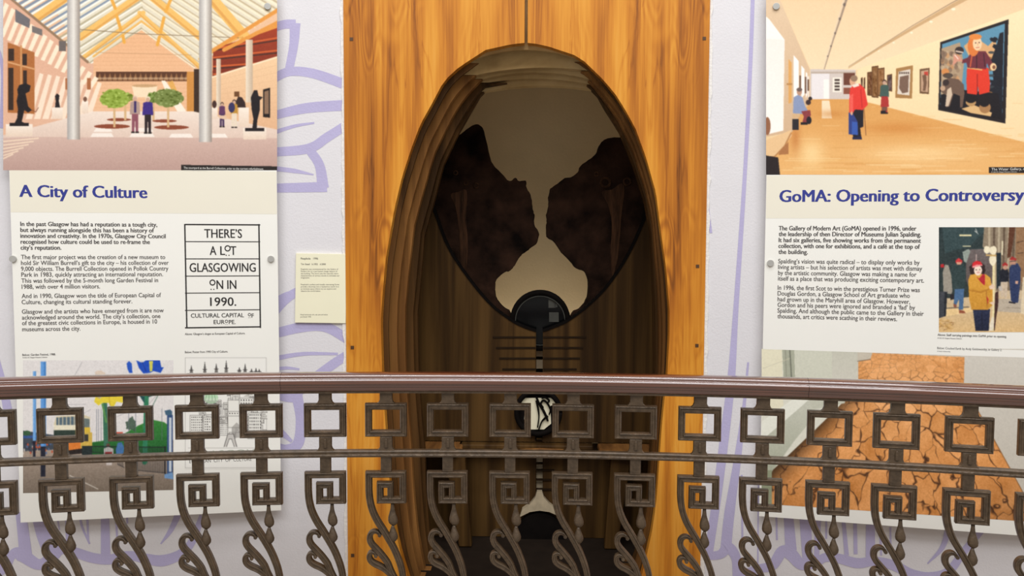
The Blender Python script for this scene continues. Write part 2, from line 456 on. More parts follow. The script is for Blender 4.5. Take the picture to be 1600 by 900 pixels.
# the plane of the wooden front: chord of the wall between its two edges
HALF = WR * math.sin((a_pr - a_pl) / 2)
PORT = Plane(A_P, WR * math.cos((a_pr - a_pl) / 2) - 0.012)
TOPZ = 3.3
mb = MB(); V = [(-.95, .06), (.95, .06), (.95, 1.33), (-.95, 1.33)]
extrude(mb, [PORT.at(u, 0.0005, d) for u, d in V], [PORT.at(u, -.25, d) for u, d in V]); struct(mb.build('floor_booth', M_FLOORB))
mb = MB(); plate(mb, PORT, [(-.95, 0.002), (.95, 0.002), (.95, 3.0), (-.95, 3.0)], 1.25, 1.33); struct(mb.build('wall_back', M_CREAMWALL))
for nm, u0, u1 in (('wall_booth_left', -1.02, -.95), ('wall_booth_right', .95, 1.02)):
    mb = MB(); plate(mb, PORT, [(u0, 0.002), (u1, 0.002), (u1, 3.0), (u0, 3.0)], .2, 1.33); struct(mb.build(nm, M_CREAMWALL))
mb = MB(); plate(mb, PORT, [(-1.02, 3.0), (1.02, 3.0), (1.02, 3.08), (-1.02, 3.08)], .2, 1.33); struct(mb.build('ceiling', M_CREAMWALL))

# ------------------------------------------------------------------ the carved wooden doorway
FL = [(67, 821), (69, 800), (78, 759), (98, 728), (114, 705), (135, 689), (160, 676), (194, 657), (231, 643), (277, 628), (328, 616), (369, 609), (403, 603), (462, 597.5), (503, 595), (577, 597), (660, 602), (720, 606), (780, 611), (830, 618), (870, 627), (930, 646)]
FR = [(67, 821), (68.5, 838), (73, 858), (86, 897), (96, 913), (123, 941), (145, 960), (170, 976), (201, 993), (248, 1010), (302, 1025), (365, 1033), (421, 1041), (483, 1046), (523, 1046), (582, 1043), (617, 1039), (667, 1034), (723, 1030), (780, 1026), (830, 1019), (870, 1010), (930, 995)]
IL = [(133, 840), (136, 800), (143, 757), (150, 750), (209, 716), (260, 692), (319, 677), (369, 663), (452, 656), (493, 652), (577, 654), (633, 657), (700, 663), (760, 665), (833, 671), (900, 681), (930, 688)]
IR = [(133, 840), (135, 890), (139, 923), (150, 934), (170, 945), (206, 968), (255, 988), (319, 1008), (369, 1017), (470, 1021), (577, 1022), (617, 1021), (723, 1015), (780, 1011), (840, 1002), (880, 988), (930, 972)]
SS = np.concatenate([np.linspace(0, 0.04, 26) ** 1.0, np.linspace(0.047, 1, 62)])


def outline(t, side):
    a = np.array(FL if side < 0 else FR, float); b = np.array(IL if side < 0 else IR, float)
    ya = a[0, 0] + SS * (930 - a[0, 0]); yb = b[0, 0] + SS * (930 - b[0, 0])
    return (1 - t) * np.interp(ya, a[:, 0], a[:, 1]) + t * np.interp(yb, b[:, 0], b[:, 1]), (1 - t) * ya + t * yb


def side_board(mb, pl, u, z, uo, d0, d1, z_hi=None, z_lo=None, mi=0):
    """strip between the curved opening edge (u,z from the top down) and the upright outer edge uo"""
    z = z.copy(); u = u.copy()
    if z_lo is not None:
        k = z >= z_lo
        ue = np.interp(z_lo, z[::-1], u[::-1]); u = np.append(u[k], ue); z = np.append(z[k], z_lo)
    if z_hi is not None:
        k = z <= z_hi
        ue = np.interp(z_hi, z[::-1], u[::-1]); u = np.append(ue, u[k]); z = np.append(z_hi, z[k])
    n = len(z)
    Q = [pl.at(u, z, np.full(n, d0)), pl.at(np.full(n, uo), z, np.full(n, d0)), pl.at(np.full(n, uo), z, np.full(n, d1)), pl.at(u, z, np.full(n, d1))]
    V = np.concatenate(Q); F = []
    for i in range(n - 1):
        for k in range(4): F.append((k * n + i, k * n + i + 1, ((k + 1) % 4) * n + i + 1, ((k + 1) % 4) * n + i))
    F.append((0, n, 2 * n, 3 * n)); F.append((n - 1, 4 * n - 1, 3 * n - 1, 2 * n - 1))
    mb.add(V, F, mi)


pc = PORT.at(0, 0, 0.3)
port = empty('carved_wooden_doorway', tuple(pc), 'honey-coloured wooden doorway with an egg-shaped opening, built into the wall between the two text panels', 'doorway', rz=-A_P)
ORI = tuple(PORT.at(0, 0, 0.0))


def local_build(mb, name, mats, parent=None, smooth=False, bevel=0.0):
    """mesh whose own axes follow the wooden front, so that grain runs along it"""
    o = mb.build(name, mats, None, smooth)
    R = Matrix.Translation(Vector(ORI)) @ Matrix.Rotation(-A_P, 4, 'Z')
    o.data.transform(R.inverted()); o.matrix_world = R
    if parent is not None:
        o.parent = parent
        o.matrix_parent_inverse = PINV[parent.name] if parent.name in PINV else parent.matrix_world.inverted()
    PINV[o.name] = R.inverted()
    if bevel:
        md = o.modifiers.new('bevel', 'BEVEL'); md.width = bevel; md.segments = 2; md.limit_method = 'ANGLE'; md.angle_limit = 0.7
    return o


seam_u, _ = PORT.uz(np.array(819.5), np.array(60.)); seam_u2, _ = PORT.uz(np.array(824.5), np.array(60.))
for side, m_, us in ((-1, M_ELM, float(seam_u)), (1, M_ELM2, float(seam_u2))):
    x, y = outline(0, side); u, z = PORT.uz(x, y)
    z[-1] = 0.002
    # the part above the crown runs up to the seam
    u = np.concatenate([[us, us], np.minimum(u, us) if side < 0 else np.maximum(u, us)]); z = np.concatenate([[TOPZ, z[0] + .0005], z])
    mb = MB(); side_board(mb, PORT, u, z, side * HALF, 0, .05)
    local_build(mb, 'front_board', m_, port, bevel=.004)
    # square pegs
    for (px, py) in ((549, 61), (550.5, 543), (551, 868)) if side < 0 else ((1100.5, 60), (1089, 540), (1090, 416)):
        mb = MB(); rect_px(mb, PORT, px - 2.6, py - 2.6, px + 2.6, py + 2.6, -.0015, .02); local_build(mb, 'square_peg', M_PEG, port)

TK = [.2, .43, .65, .88, 1.0]
TIPS = [((728, 98), (830, 78), (913, 96)), ((745, 117), (833, 106), (923, 111)), ((757, 123), (838, 113), (930, 126)), ((763, 129), (842, 123), (922, 132)), ((758, 143), (846, 134), (923, 140))]   # lower edge of each head board
for k, (t, tip) in enumerate(zip(TK, TIPS)):
    d0 = .05 + .075 * k + .001; d1 = d0 + (.020 if k == 0 else .050)
    P = np.array(tip, float); tt = np.linspace(0, 1, 25)
    xs_ = P[0, 0] + (P[2, 0] - P[0, 0]) * tt; f = (P[1, 0] - P[0, 0]) / (P[2, 0] - P[0, 0])
    A3 = np.linalg.solve(np.array([[0, 0, 1], [f * f, f, 1], [1, 1, 1.]]), P[:, 1]); ys_ = A3[0] * tt ** 2 + A3[1] * tt + A3[2]
    hu, hz = PORT.uz(xs_, ys_, d0)
    for side in (-1, 1):
        x, y = outline(t, side); u, z = PORT.uz(x, y, d0); z[-1] = .003
        zc = float(hz[0] if side < 0 else hz[-1])
        jb = MB(); side_board(jb, PORT, u, z, side * (HALF + .06), d0, d1, z_hi=min(zc, z[0]) - .0008)
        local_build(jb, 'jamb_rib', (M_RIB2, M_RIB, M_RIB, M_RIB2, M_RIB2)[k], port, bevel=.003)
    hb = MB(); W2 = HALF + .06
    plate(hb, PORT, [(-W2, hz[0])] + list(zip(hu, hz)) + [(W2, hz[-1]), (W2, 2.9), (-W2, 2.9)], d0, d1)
    local_build(hb, 'head_board', M_HEAD_LIT, port)

# the inner back panel with its scooped top, in two leaves with a slit between
DB = .60
ARC = [(640, 190), (662, 290), (677, 327), (700, 387), (733, 437), (767, 477), (800, 502), (820, 512), (837.5, 518)]
ARCR = [(1046, 200), (1026, 295), (1010, 337), (983, 397), (950, 447), (917, 480), (887, 502), (865, 512), (848.5, 518)]
for pts, sgn in ((ARC, -1), (ARCR, 1)):
    P = smooth_path(pts, 5); u, z = PORT.uz(P[:, 0], P[:, 1], DB)
    out = [(sgn * .93, 0.52), (sgn * .93, z[0])] + list(zip(u, z)) + [(u[-1], 0.52)]
    mb = MB(); plate(mb, PORT, out, DB, DB + .04)
    leaf = local_build(mb, 'scooped_panel', M_PLANK, port)
    mb = MB()  # soft shadow along the scoop, painted as a dark strip
    q = PORT.at(u, z, np.full(len(u), DB))
    for i in range(len(u) - 1):
        pass
    T = np.gradient(np.stack([u, z], 1), axis=0); T /= np.linalg.norm(T, axis=1)[:, None]
    Nn = np.stack([-T[:, 1], T[:, 0]], 1) * (-sgn)
    a_ = np.stack([u, z], 1) - Nn * .002; b_ = np.stack([u, z], 1) + Nn * .008; n = len(u)
    if (b_[n // 2, 1] < a_[n // 2, 1]): a_, b_ = np.stack([u, z], 1) + Nn * .002, np.stack([u, z], 1) - Nn * .008
    V = np.concatenate([PORT.at(a_[:, 0], a_[:, 1], np.full(n, DB - .006)), PORT.at(b_[:, 0], b_[:, 1], np.full(n, DB - .006)), PORT.at(b_[:, 0], b_[:, 1], np.full(n, DB + .045)), PORT.at(a_[:, 0], a_[:, 1], np.full(n, DB + .045))])
    F = []
    for i in range(n - 1):
        for k in range(4): F.append((k * n + i, k * n + i + 1, ((k + 1) % 4) * n + i + 1, ((k + 1) % 4) * n + i))
    mb.add(V, F); local_build(mb, 'scoop_edge_shade', M_BLACKWOOD_SHADE, leaf)
    # fret slots: the shade inside them painted as thin dark bars
    for j, (yy, ln) in enumerate(((527, 67), (543.5, 62), (560, 57), (577, 52))):
        mb = MB()
        x0, x1 = (849, 849 + ln) if sgn > 0 else (837 - ln, 837)
        rect_px(mb, PORT, x0, yy - 1.3, x1, yy + 1.5, DB - .004, DB + .01)
        local_build(mb, 'fret_slot_shade', M_SLOT, leaf)
# lower panel below the bench
for sgn, xe in ((-1, 837.5), (1, 848.5)):
    ue, _ = PORT.uz(np.array(xe), np.array(740.), DB + .06)
    mb = MB(); plate(mb, PORT, [(float(ue), 0.003), (sgn * .93, 0.003), (sgn * .93, .50), (float(ue), .50)], DB + .06, DB + .10)
    leaf = local_build(mb, 'lower_panel', M_PLANK, port)
    if sgn > 0:
        for yy in (735, 750, 765):
            mb = MB(); rect_px(mb, PORT, 838, yy - 1, 866, yy + 1, DB + .05, DB + .07); local_build(mb, 'fret_slot_shade', M_SLOT, leaf)  # shade of the lower slots, again as dark bars
mb = MB(); rect_px(mb, PORT, 834, 508, 852, 900, DB + .12, DB + .14); spine = local_build(mb, 'neck_strip', M_BLACKWOOD_SHADE, port)
for y0, y1 in ((546, 557), (562.5, 576), (686, 697), (713, 722), (726, 733), (738, 748), (753, 763)):
    mb = MB(); rect_px(mb, PORT, 838, y0, 848, y1, DB + .09, DB + .125); local_build(mb, 'pale_fret', M_RUNG, spine)

# unseen fill light added behind the slabs to brighten the cream wall
fill_ = area('booth_fill_light', tuple(PORT.at(0.0, .56, .98)), tuple(PORT.at(0.0, 2.4, 1.18)), 1.2, .12, 5.6, (1.0, .88, .70))

# two burr slabs hung behind the scooped panel
LSLAB = [(715, 212), (728, 203), (742, 194), (750, 196), (755, 203), (761, 226), (767, 252), (775, 262), (786, 273), (796, 283), (805, 277.5), (812, 283.5), (821, 282), (823, 294), (829, 304), (831, 317), (833, 330), (835.5, 338), (834.5, 350), (842, 363), (841, 372), (838, 381), (830, 387), (823, 393), (813, 400), (806, 412), (800, 420), (797, 423), (787, 427), (775, 437), (773, 453), (777, 470), (790, 483), (797, 490), (800, 540), (640, 560), (610, 300), (690, 225)]
RSLAB = [(859.5, 295), (871, 287), (882, 278), (892, 277), (903, 268), (907, 259), (920, 250), (930, 241), (936.6, 227), (942, 220), (949, 216), (968, 214), (1000, 216), (1090, 300), (1060, 560), (893, 540), (893, 492), (905, 483), (915, 470), (919, 453), (918, 437), (913, 425), (900, 420), (890, 408), (877, 395), (867, 380), (854, 370), (853, 355), (854, 345), (853.5, 336), (857, 322), (856, 312), (858, 303)]


def slab(pts, hearts, side):
    P = smooth_path(pts, 3, True)
    P = P + rng.normal(0, .35, P.shape)
    u, z = PORT.uz(P[:, 0], P[:, 1], .70)
    mb = MB(); plate(mb, PORT, np.stack([u, z], 1), .70, .76)
    s = local_build(mb, 'burr_slab', M_BURR, port, bevel=.006)
    return s


for outl, streak_, knots in (
        (LSLAB, [(704, 304), (716, 300), (728, 296), (730, 312), (728, 340), (731, 380), (729, 420), (724, 440), (719, 410), (717, 360), (712, 325)], ((744, 290, 5), (728, 286, 4), (712, 270, 4))),
        (RSLAB, [(940, 300), (956, 296), (972, 286), (976, 300), (972, 330), (968, 380), (964, 412), (957, 432), (954, 400), (956, 350), (950, 320)], ((946, 285, 9), (980, 284, 7), (932, 272, 4)))):
    sb = slab(outl, [], 0)
    mb = MB(); plate_px(mb, PORT, [tuple(p) for p in smooth_path(streak_, 3, True)], .697, .703); local_build(mb, 'heartwood_streak', M_BURRL, sb, bevel=.002)
    for x, y, r in knots:
        ku, kz = PORT.uz(np.array(float(x)), np.array(float(y)), .70); mb = MB()
        ring(mb, PORT, float(ku), float(kz), r * .55 * pxm, r * pxm, .697, .702, n=20); local_build(mb, 'burr_knot', M_BURRL, sb, True)

# round window, mostly behind the scoop
wu, wz = PORT.uz(np.array(844.), np.array(501.), .66); wu = float(wu); wz = float(wz); pxm = 1 / 1333.6 * 4.4
mb = MB(); ring(mb, PORT, wu, wz, 40 * pxm, 47 * pxm, .645, .72); rw = local_build(mb, 'round_window', M_BLACKWOOD_SHADE, port, True)
mb = MB(); ring(mb, PORT, wu, wz, 37.6 * pxm, 39.0 * pxm, .65, .66); local_build(mb, 'thin_rim', M_SHEET, rw, True)
mb = MB(); disc(mb, PORT, wu, wz, 41 * pxm, .668, .672); local_build(mb, 'window_glass', M_GLASSDARK, rw)
mb = MB()
for x0, y0, x1, y1 in ((857, 468, 868, 481), (858, 488, 873, 503), (866, 474, 871, 480)): rect_px(mb, PORT, x0, y0, x1, y1, .664, .667)
local_build(mb, 'grey_sheet', M_SHEET, rw)

# porthole with iron scroll in front of a bright pane
hu, hz = PORT.uz(np.array(841.), np.array(643.), DB); hu = float(hu); hz = float(hz)
mb = MB(); ring(mb, PORT, hu, hz, 30 * pxm, 37 * pxm, DB - .03, DB - .001); ph = local_build(mb, 'porthole', M_BLACKWOOD_SHADE, port, True)
mb = MB(); disc(mb, PORT, hu, hz, 31 * pxm, DB - .006, DB - .002); local_build(mb, 'dark_disc', M_BLACKWOOD_SHADE, ph)
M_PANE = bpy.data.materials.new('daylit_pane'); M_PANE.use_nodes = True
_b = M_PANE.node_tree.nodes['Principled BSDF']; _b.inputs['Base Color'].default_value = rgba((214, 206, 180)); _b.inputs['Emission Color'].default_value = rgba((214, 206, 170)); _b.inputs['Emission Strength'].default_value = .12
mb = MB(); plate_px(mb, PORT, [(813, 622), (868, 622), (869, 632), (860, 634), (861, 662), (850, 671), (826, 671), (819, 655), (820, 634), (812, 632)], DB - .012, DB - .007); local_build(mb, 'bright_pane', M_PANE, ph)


def px_sweep(mb, pts, wpx, d, depth):
    P = smooth_path(pts, 5); u, z = PORT.uz(P[:, 0], P[:, 1], d)
    b = MB(); sweep2d(b, np.stack([u, z], 1), np.array(np.interp(np.linspace(0, 1, len(u)), np.linspace(0, 1, len(wpx)), wpx)) * pxm, depth)
    V = np.array(b.v); mb.add(PORT.at(V[:, 0], V[:, 2], d + V[:, 1]), b.f)


mb = MB()
px_sweep(mb, [(838, 620), (842, 630), (848, 640), (853, 650), (856, 658)], [3, 4, 4, 3], DB - .02, .012)
px_sweep(mb, [(849, 637), (845, 631), (849, 626), (855, 630), (860, 640), (858, 648)], [2, 3, 3, 3, 2], DB - .02, .012)
px_sweep(mb, [(846, 622), (852, 621), (858, 626), (855, 630)], [3, 3, 3, 2], DB - .02, .012)
px_sweep(mb, [(838, 626), (841, 640), (842, 652), (840, 668)], [3, 3, 2, 2], DB - .02, .012)
px_sweep(mb, [(856, 650), (850, 655), (846, 660), (842, 671)], [3, 3, 2, 2], DB - .02, .012)
local_build(mb, 'iron_scroll', M_BLACKWOOD_SHADE, ph)

# round black hollow at the foot of the panel with a pale arched collar
bu, bz = PORT.uz(np.array(843.), np.array(838.), DB + .06); bu = float(bu); bz = float(bz)
mb = MB(); disc(mb, PORT, bu, bz, 40 * pxm, DB + .035, DB + .058); hol = local_build(mb, 'round_hollow', M_BLACKWOOD_SHADE, port)
mb = MB()
plate_px(mb, PORT, [(839, 768), (847, 768), (850, 778), (858, 787), (868, 795), (872, 806), (858, 800), (843, 798), (828, 800), (812, 808), (816, 796), (828, 788), (836, 778)], DB + .02, DB + .058)
local_build(mb, 'pale_collar', M_RUNG, hol)

# ------------------------------------------------------------------ benches in the booth
zb = .485
mb = MB(); plate(mb, PORT, [(-.34, zb + .005), (.34, zb + .005), (.34, zb + .03), (-.34, zb + .03)], .55, DB + .059); bench = local_build(mb, 'bench', M_PLANK, port, bevel=.006)
for sgn in (-1, 1):
    xs_ = (722, 663) if sgn < 0 else (936, 1024)
    ui, _ = PORT.uz(np.array(float(xs_[0])), np.array(715.), .50)
    P = smooth_path([(float(ui), DB + .05), (float(ui) + sgn * .0, .50), (float(ui) + sgn * .03, .46), (float(ui) + sgn * .14, .44), (sgn * .93, .44), (sgn * .93, DB + .05)], 1)
    n = len(P); mb = MB()
    extrude(mb, PORT.at(P[:, 0], np.full(n, zb + .03), P[:, 1]), PORT.at(P[:, 0], np.full(n, zb - .01), P[:, 1]))
    local_build(mb, 'bench_seat', M_RIB, bench, bevel=.01)
    xl = 727 if sgn < 0 else 953
    ul, _ = PORT.uz(np.array(float(xl)), np.array(840.), .53); ul = float(ul)
    mb = MB(); plate(mb, PORT, [(ul - .03, .003), (ul + .035, .003), (ul + sgn * .05 + .05, zb - .012), (ul + sgn * .05 - .05, zb - .012)], .50, .56); local_build(mb, 'tapered_leg', M_PLANK, bench, bevel=.006)
mb = MB(); plate_px(mb, PORT, [(808, 708), (812, 703), (843, 701), (880, 703), (886, 707), (880, 711), (812, 711)], .53, .549); local_build(mb, 'seat_front', M_RIB, bench, bevel=.003)

# ------------------------------------------------------------------ printed pictures: painted on a fine grid of the board's surface
class Canvas:
    """x0..x1, y0..y1 in photograph pixels, drawn at twice that resolution"""
    K = 2

    def __init__(s, x0, y0, x1, y1, c=(255, 255, 255)):
        s.x0, s.y0, s.x1, s.y1 = x0, y0, x1, y1
        s.W = int((x1 - x0) * s.K); s.H = int((y1 - y0) * s.K)
        s.I = np.empty((s.H, s.W, 3)); s.I[:] = c
        s.X, s.Y = np.meshgrid(x0 + (np.arange(s.W) + .5) / s.K, y0 + (np.arange(s.H) + .5) / s.K)

    def box(s, xa, ya, xb, yb):
        return (slice(max(0, int((ya - s.y0) * s.K) - 2), max(0, min(s.H, int((yb - s.y0) * s.K) + 3))), slice(max(0, int((xa - s.x0) * s.K) - 2), max(0, min(s.W, int((xb - s.x0) * s.K) + 3))))

    def put(s, sl, mask, c, al=1.0):
        c = np.asarray(c, float); R = s.I[sl]
        m = (mask * al)[..., None]
        s.I[sl] = R * (1 - m) + m * c

    def poly(s, pts, c, c2=None, al=1.0, axis='y', soft=False):
        P = np.array(pts, float)
        sl = s.box(P[:, 0].min(), P[:, 1].min(), P[:, 0].max(), P[:, 1].max()); X = s.X[sl]; Y = s.Y[sl]
        if X.size == 0: return
        m = np.zeros(X.shape, bool); j = len(P) - 1
        for i in range(len(P)):
            xi, yi = P[i]; xj, yj = P[j]
            if yi != yj:
                m ^= ((yi > Y) != (yj > Y)) & (X < (xj - xi) * (Y - yi) / (yj - yi) + xi)
            j = i
        if c2 is None: s.put(sl, m, c, al)
        else:
            q = Y if axis == 'y' else X; a = P[:, 1 if axis == 'y' else 0]
            t = ((q - a.min()) / (np.ptp(a) + 1e-9))[..., None]
            s.put(sl, m, np.array(c, float) * (1 - t) + np.array(c2, float) * t, al)

    def rect(s, xa, ya, xb, yb, c, c2=None, al=1.0, axis='y'):
        s.poly([(xa, ya), (xb, ya), (xb, yb), (xa, yb)], c, c2, al, axis)

    def ell(s, cx, cy, rx, ry, c, al=1.0, rough=0.0, seed=0):
        sl = s.box(cx - rx * 1.3, cy - ry * 1.3, cx + rx * 1.3, cy + ry * 1.3); X = (s.X[sl] - cx) / rx; Y = (s.Y[sl] - cy) / ry
        d = np.hypot(X, Y)
        if rough:
            a = np.arctan2(Y, X); r = np.random.default_rng(seed); e = 0
            for k in (3, 5, 8, 13): e = e + np.sin(k * a + r.uniform(0, 6)) * rough / k ** .5
            d = d - e
        s.put(sl, d < 1, c, al)

    def glow(s, cx, cy, rx, ry, c, al=1.0):
        d = ((s.X - cx) / rx) ** 2 + ((s.Y - cy) / ry) ** 2
        s.put((slice(None), slice(None)), np.exp(-1.6 * d), c, al)

    def blur(s, n=1):
        for _ in range(n):
            P = np.pad(s.I, ((1, 1), (1, 1), (0, 0)), 'edge')
            s.I = (P[:-2, 1:-1] + P[2:, 1:-1] + P[1:-1, :-2] + P[1:-1, 2:] + 2 * P[1:-1, 1:-1]) / 6

    def line(s, pts, wd, c, al=1.0):
        P = np.array(pts, float); wd = np.broadcast_to(wd, (len(P),))
        for (a, b, w0, w1) in zip(P[:-1], P[1:], wd[:-1], wd[1:]):
            r = max(w0, w1)
            sl = s.box(min(a[0], b[0]) - r, min(a[1], b[1]) - r, max(a[0], b[0]) + r, max(a[1], b[1]) + r)
            X = s.X[sl] - a[0]; Y = s.Y[sl] - a[1]; d = b - a; L2 = d @ d + 1e-9
            t = np.clip((X * d[0] + Y * d[1]) / L2, 0, 1)
            D = np.hypot(X - t * d[0], Y - t * d[1]); h = (w0 + (w1 - w0) * t) / 2
            s.put(sl, np.clip((h - D) * 2 + .5, 0, 1), c, al)

    def noise(s, sc, amp, seed=0, sl=None, mask=None):
        r = np.random.default_rng(seed); h = int(s.H / (sc * s.K)) + 3; w_ = int(s.W / (sc * s.K)) + 3
        g = r.normal(0, 1, (h, w_)); yy = np.arange(s.H) / (sc * s.K); xx = np.arange(s.W) / (sc * s.K)
        yi = yy.astype(int); xi = xx.astype(int); fy = (yy - yi)[:, None]; fx = (xx - xi)[None]
        v = (g[yi][:, xi] * (1 - fx) + g[yi][:, xi + 1] * fx) * (1 - fy) + (g[yi + 1][:, xi] * (1 - fx) + g[yi + 1][:, xi + 1] * fx) * fy
        return v * amp

    def person(s, x, y0, y1, coat, legs, skin=(205, 165, 140), hair=(60, 45, 40), wd=1.0, facing=0):
        """small standing visitor between head top y0 and feet y1"""
        h = y1 - y0; r = h * .068
        s.poly([(x - h * .11 * wd, y0 + h * .17), (x - h * .05, y0 + h * .14), (x + h * .05, y0 + h * .14), (x + h * .11 * wd, y0 + h * .17), (x + h * .13 * wd, y0 + h * .5), (x - h * .13 * wd, y0 + h * .5)], coat)
        s.poly([(x - h * .09, y0 + h * .48), (x + h * .09, y0 + h * .48), (x + h * .085, y0 + h * .97), (x + h * .02, y0 + h * .97), (x, y0 + h * .6), (x - h * .02, y0 + h * .97), (x - h * .085, y0 + h * .97)], legs)
        s.rect(x - h * .1, y0 + h * .955, x - h * .01, y1, (40, 32, 30)); s.rect(x + h * .01, y0 + h * .955, x + h * .1, y1, (40, 32, 30))
        s.ell(x, y0 + h * .065, r, h * .075, hair); s.ell(x + facing * r * .5, y0 + h * .085, r * .8, h * .06, skin)

    def mesh(s, name, pl, d, parent, cut=None):
        A = s.I.reshape(s.H // 2, 2, s.W // 2, 2, 3).mean((1, 3)); h, w_ = A.shape[:2]
        bx, by = np.meshgrid(s.x0 + np.arange(w_ + 1.), s.y0 + np.arange(h + 1.))
        if cut is not None:  # lower edge follows the board
            by = s.y0 + (by - s.y0) * (cut[0] + (bx - s.x0) / (s.x1 - s.x0) * (cut[1] - cut[0]) - s.y0) / (s.y1 - s.y0)
        P = pl.px(bx, by, d).reshape(-1, 3)
        i = (np.arange(h)[:, None] * (w_ + 1) + np.arange(w_)[None]).reshape(-1)
        F = np.stack([i, i + w_ + 1, i + w_ + 2, i + 1], 1)
        me = bpy.data.meshes.new(name)
        me.vertices.add(len(P)); me.vertices.foreach_set('co', P.astype(np.float32).ravel())
        me.loops.add(F.size); me.loops.foreach_set('vertex_index', F.ravel().astype(np.int32))
        me.polygons.add(len(F)); me.polygons.foreach_set('loop_start', np.arange(0, F.size, 4, dtype=np.int32))
        try: me.polygons.foreach_set('loop_total', np.full(len(F), 4, np.int32))
        except Exception: pass
        me.update(calc_edges=True); me.validate()
        # colours at the grid points (mean of the cells around)
        B = np.pad(A, ((1, 1), (1, 1), (0, 0)), 'edge'); Vc = (B[:-1, :-1] + B[1:, :-1] + B[:-1, 1:] + B[1:, 1:]) / 4
        at = me.color_attributes.new('ink', 'FLOAT_COLOR', 'CORNER')
        C = np.ones((len(F), 4, 4)); 
        lin = s2l(np.clip(A, 0, 255)).reshape(-1, 3); linv = s2l(np.clip(Vc, 0, 255)).reshape(-1, 3)
        C[:, :, :3] = .55 * lin[:, None, :] + .45 * linv[F]
        at.data.foreach_set('color', C.astype(np.float32).ravel())
        me.materials.append(M_PRINT)
        o = bpy.data.objects.new(name, me); COL.objects.link(o); o.parent = parent
        o.matrix_parent_inverse = PINV[parent.name] if parent.name in PINV else Matrix.Identity(4)
        return o


M_PRINT = vcol_mat('printed_ink')
LATER = []


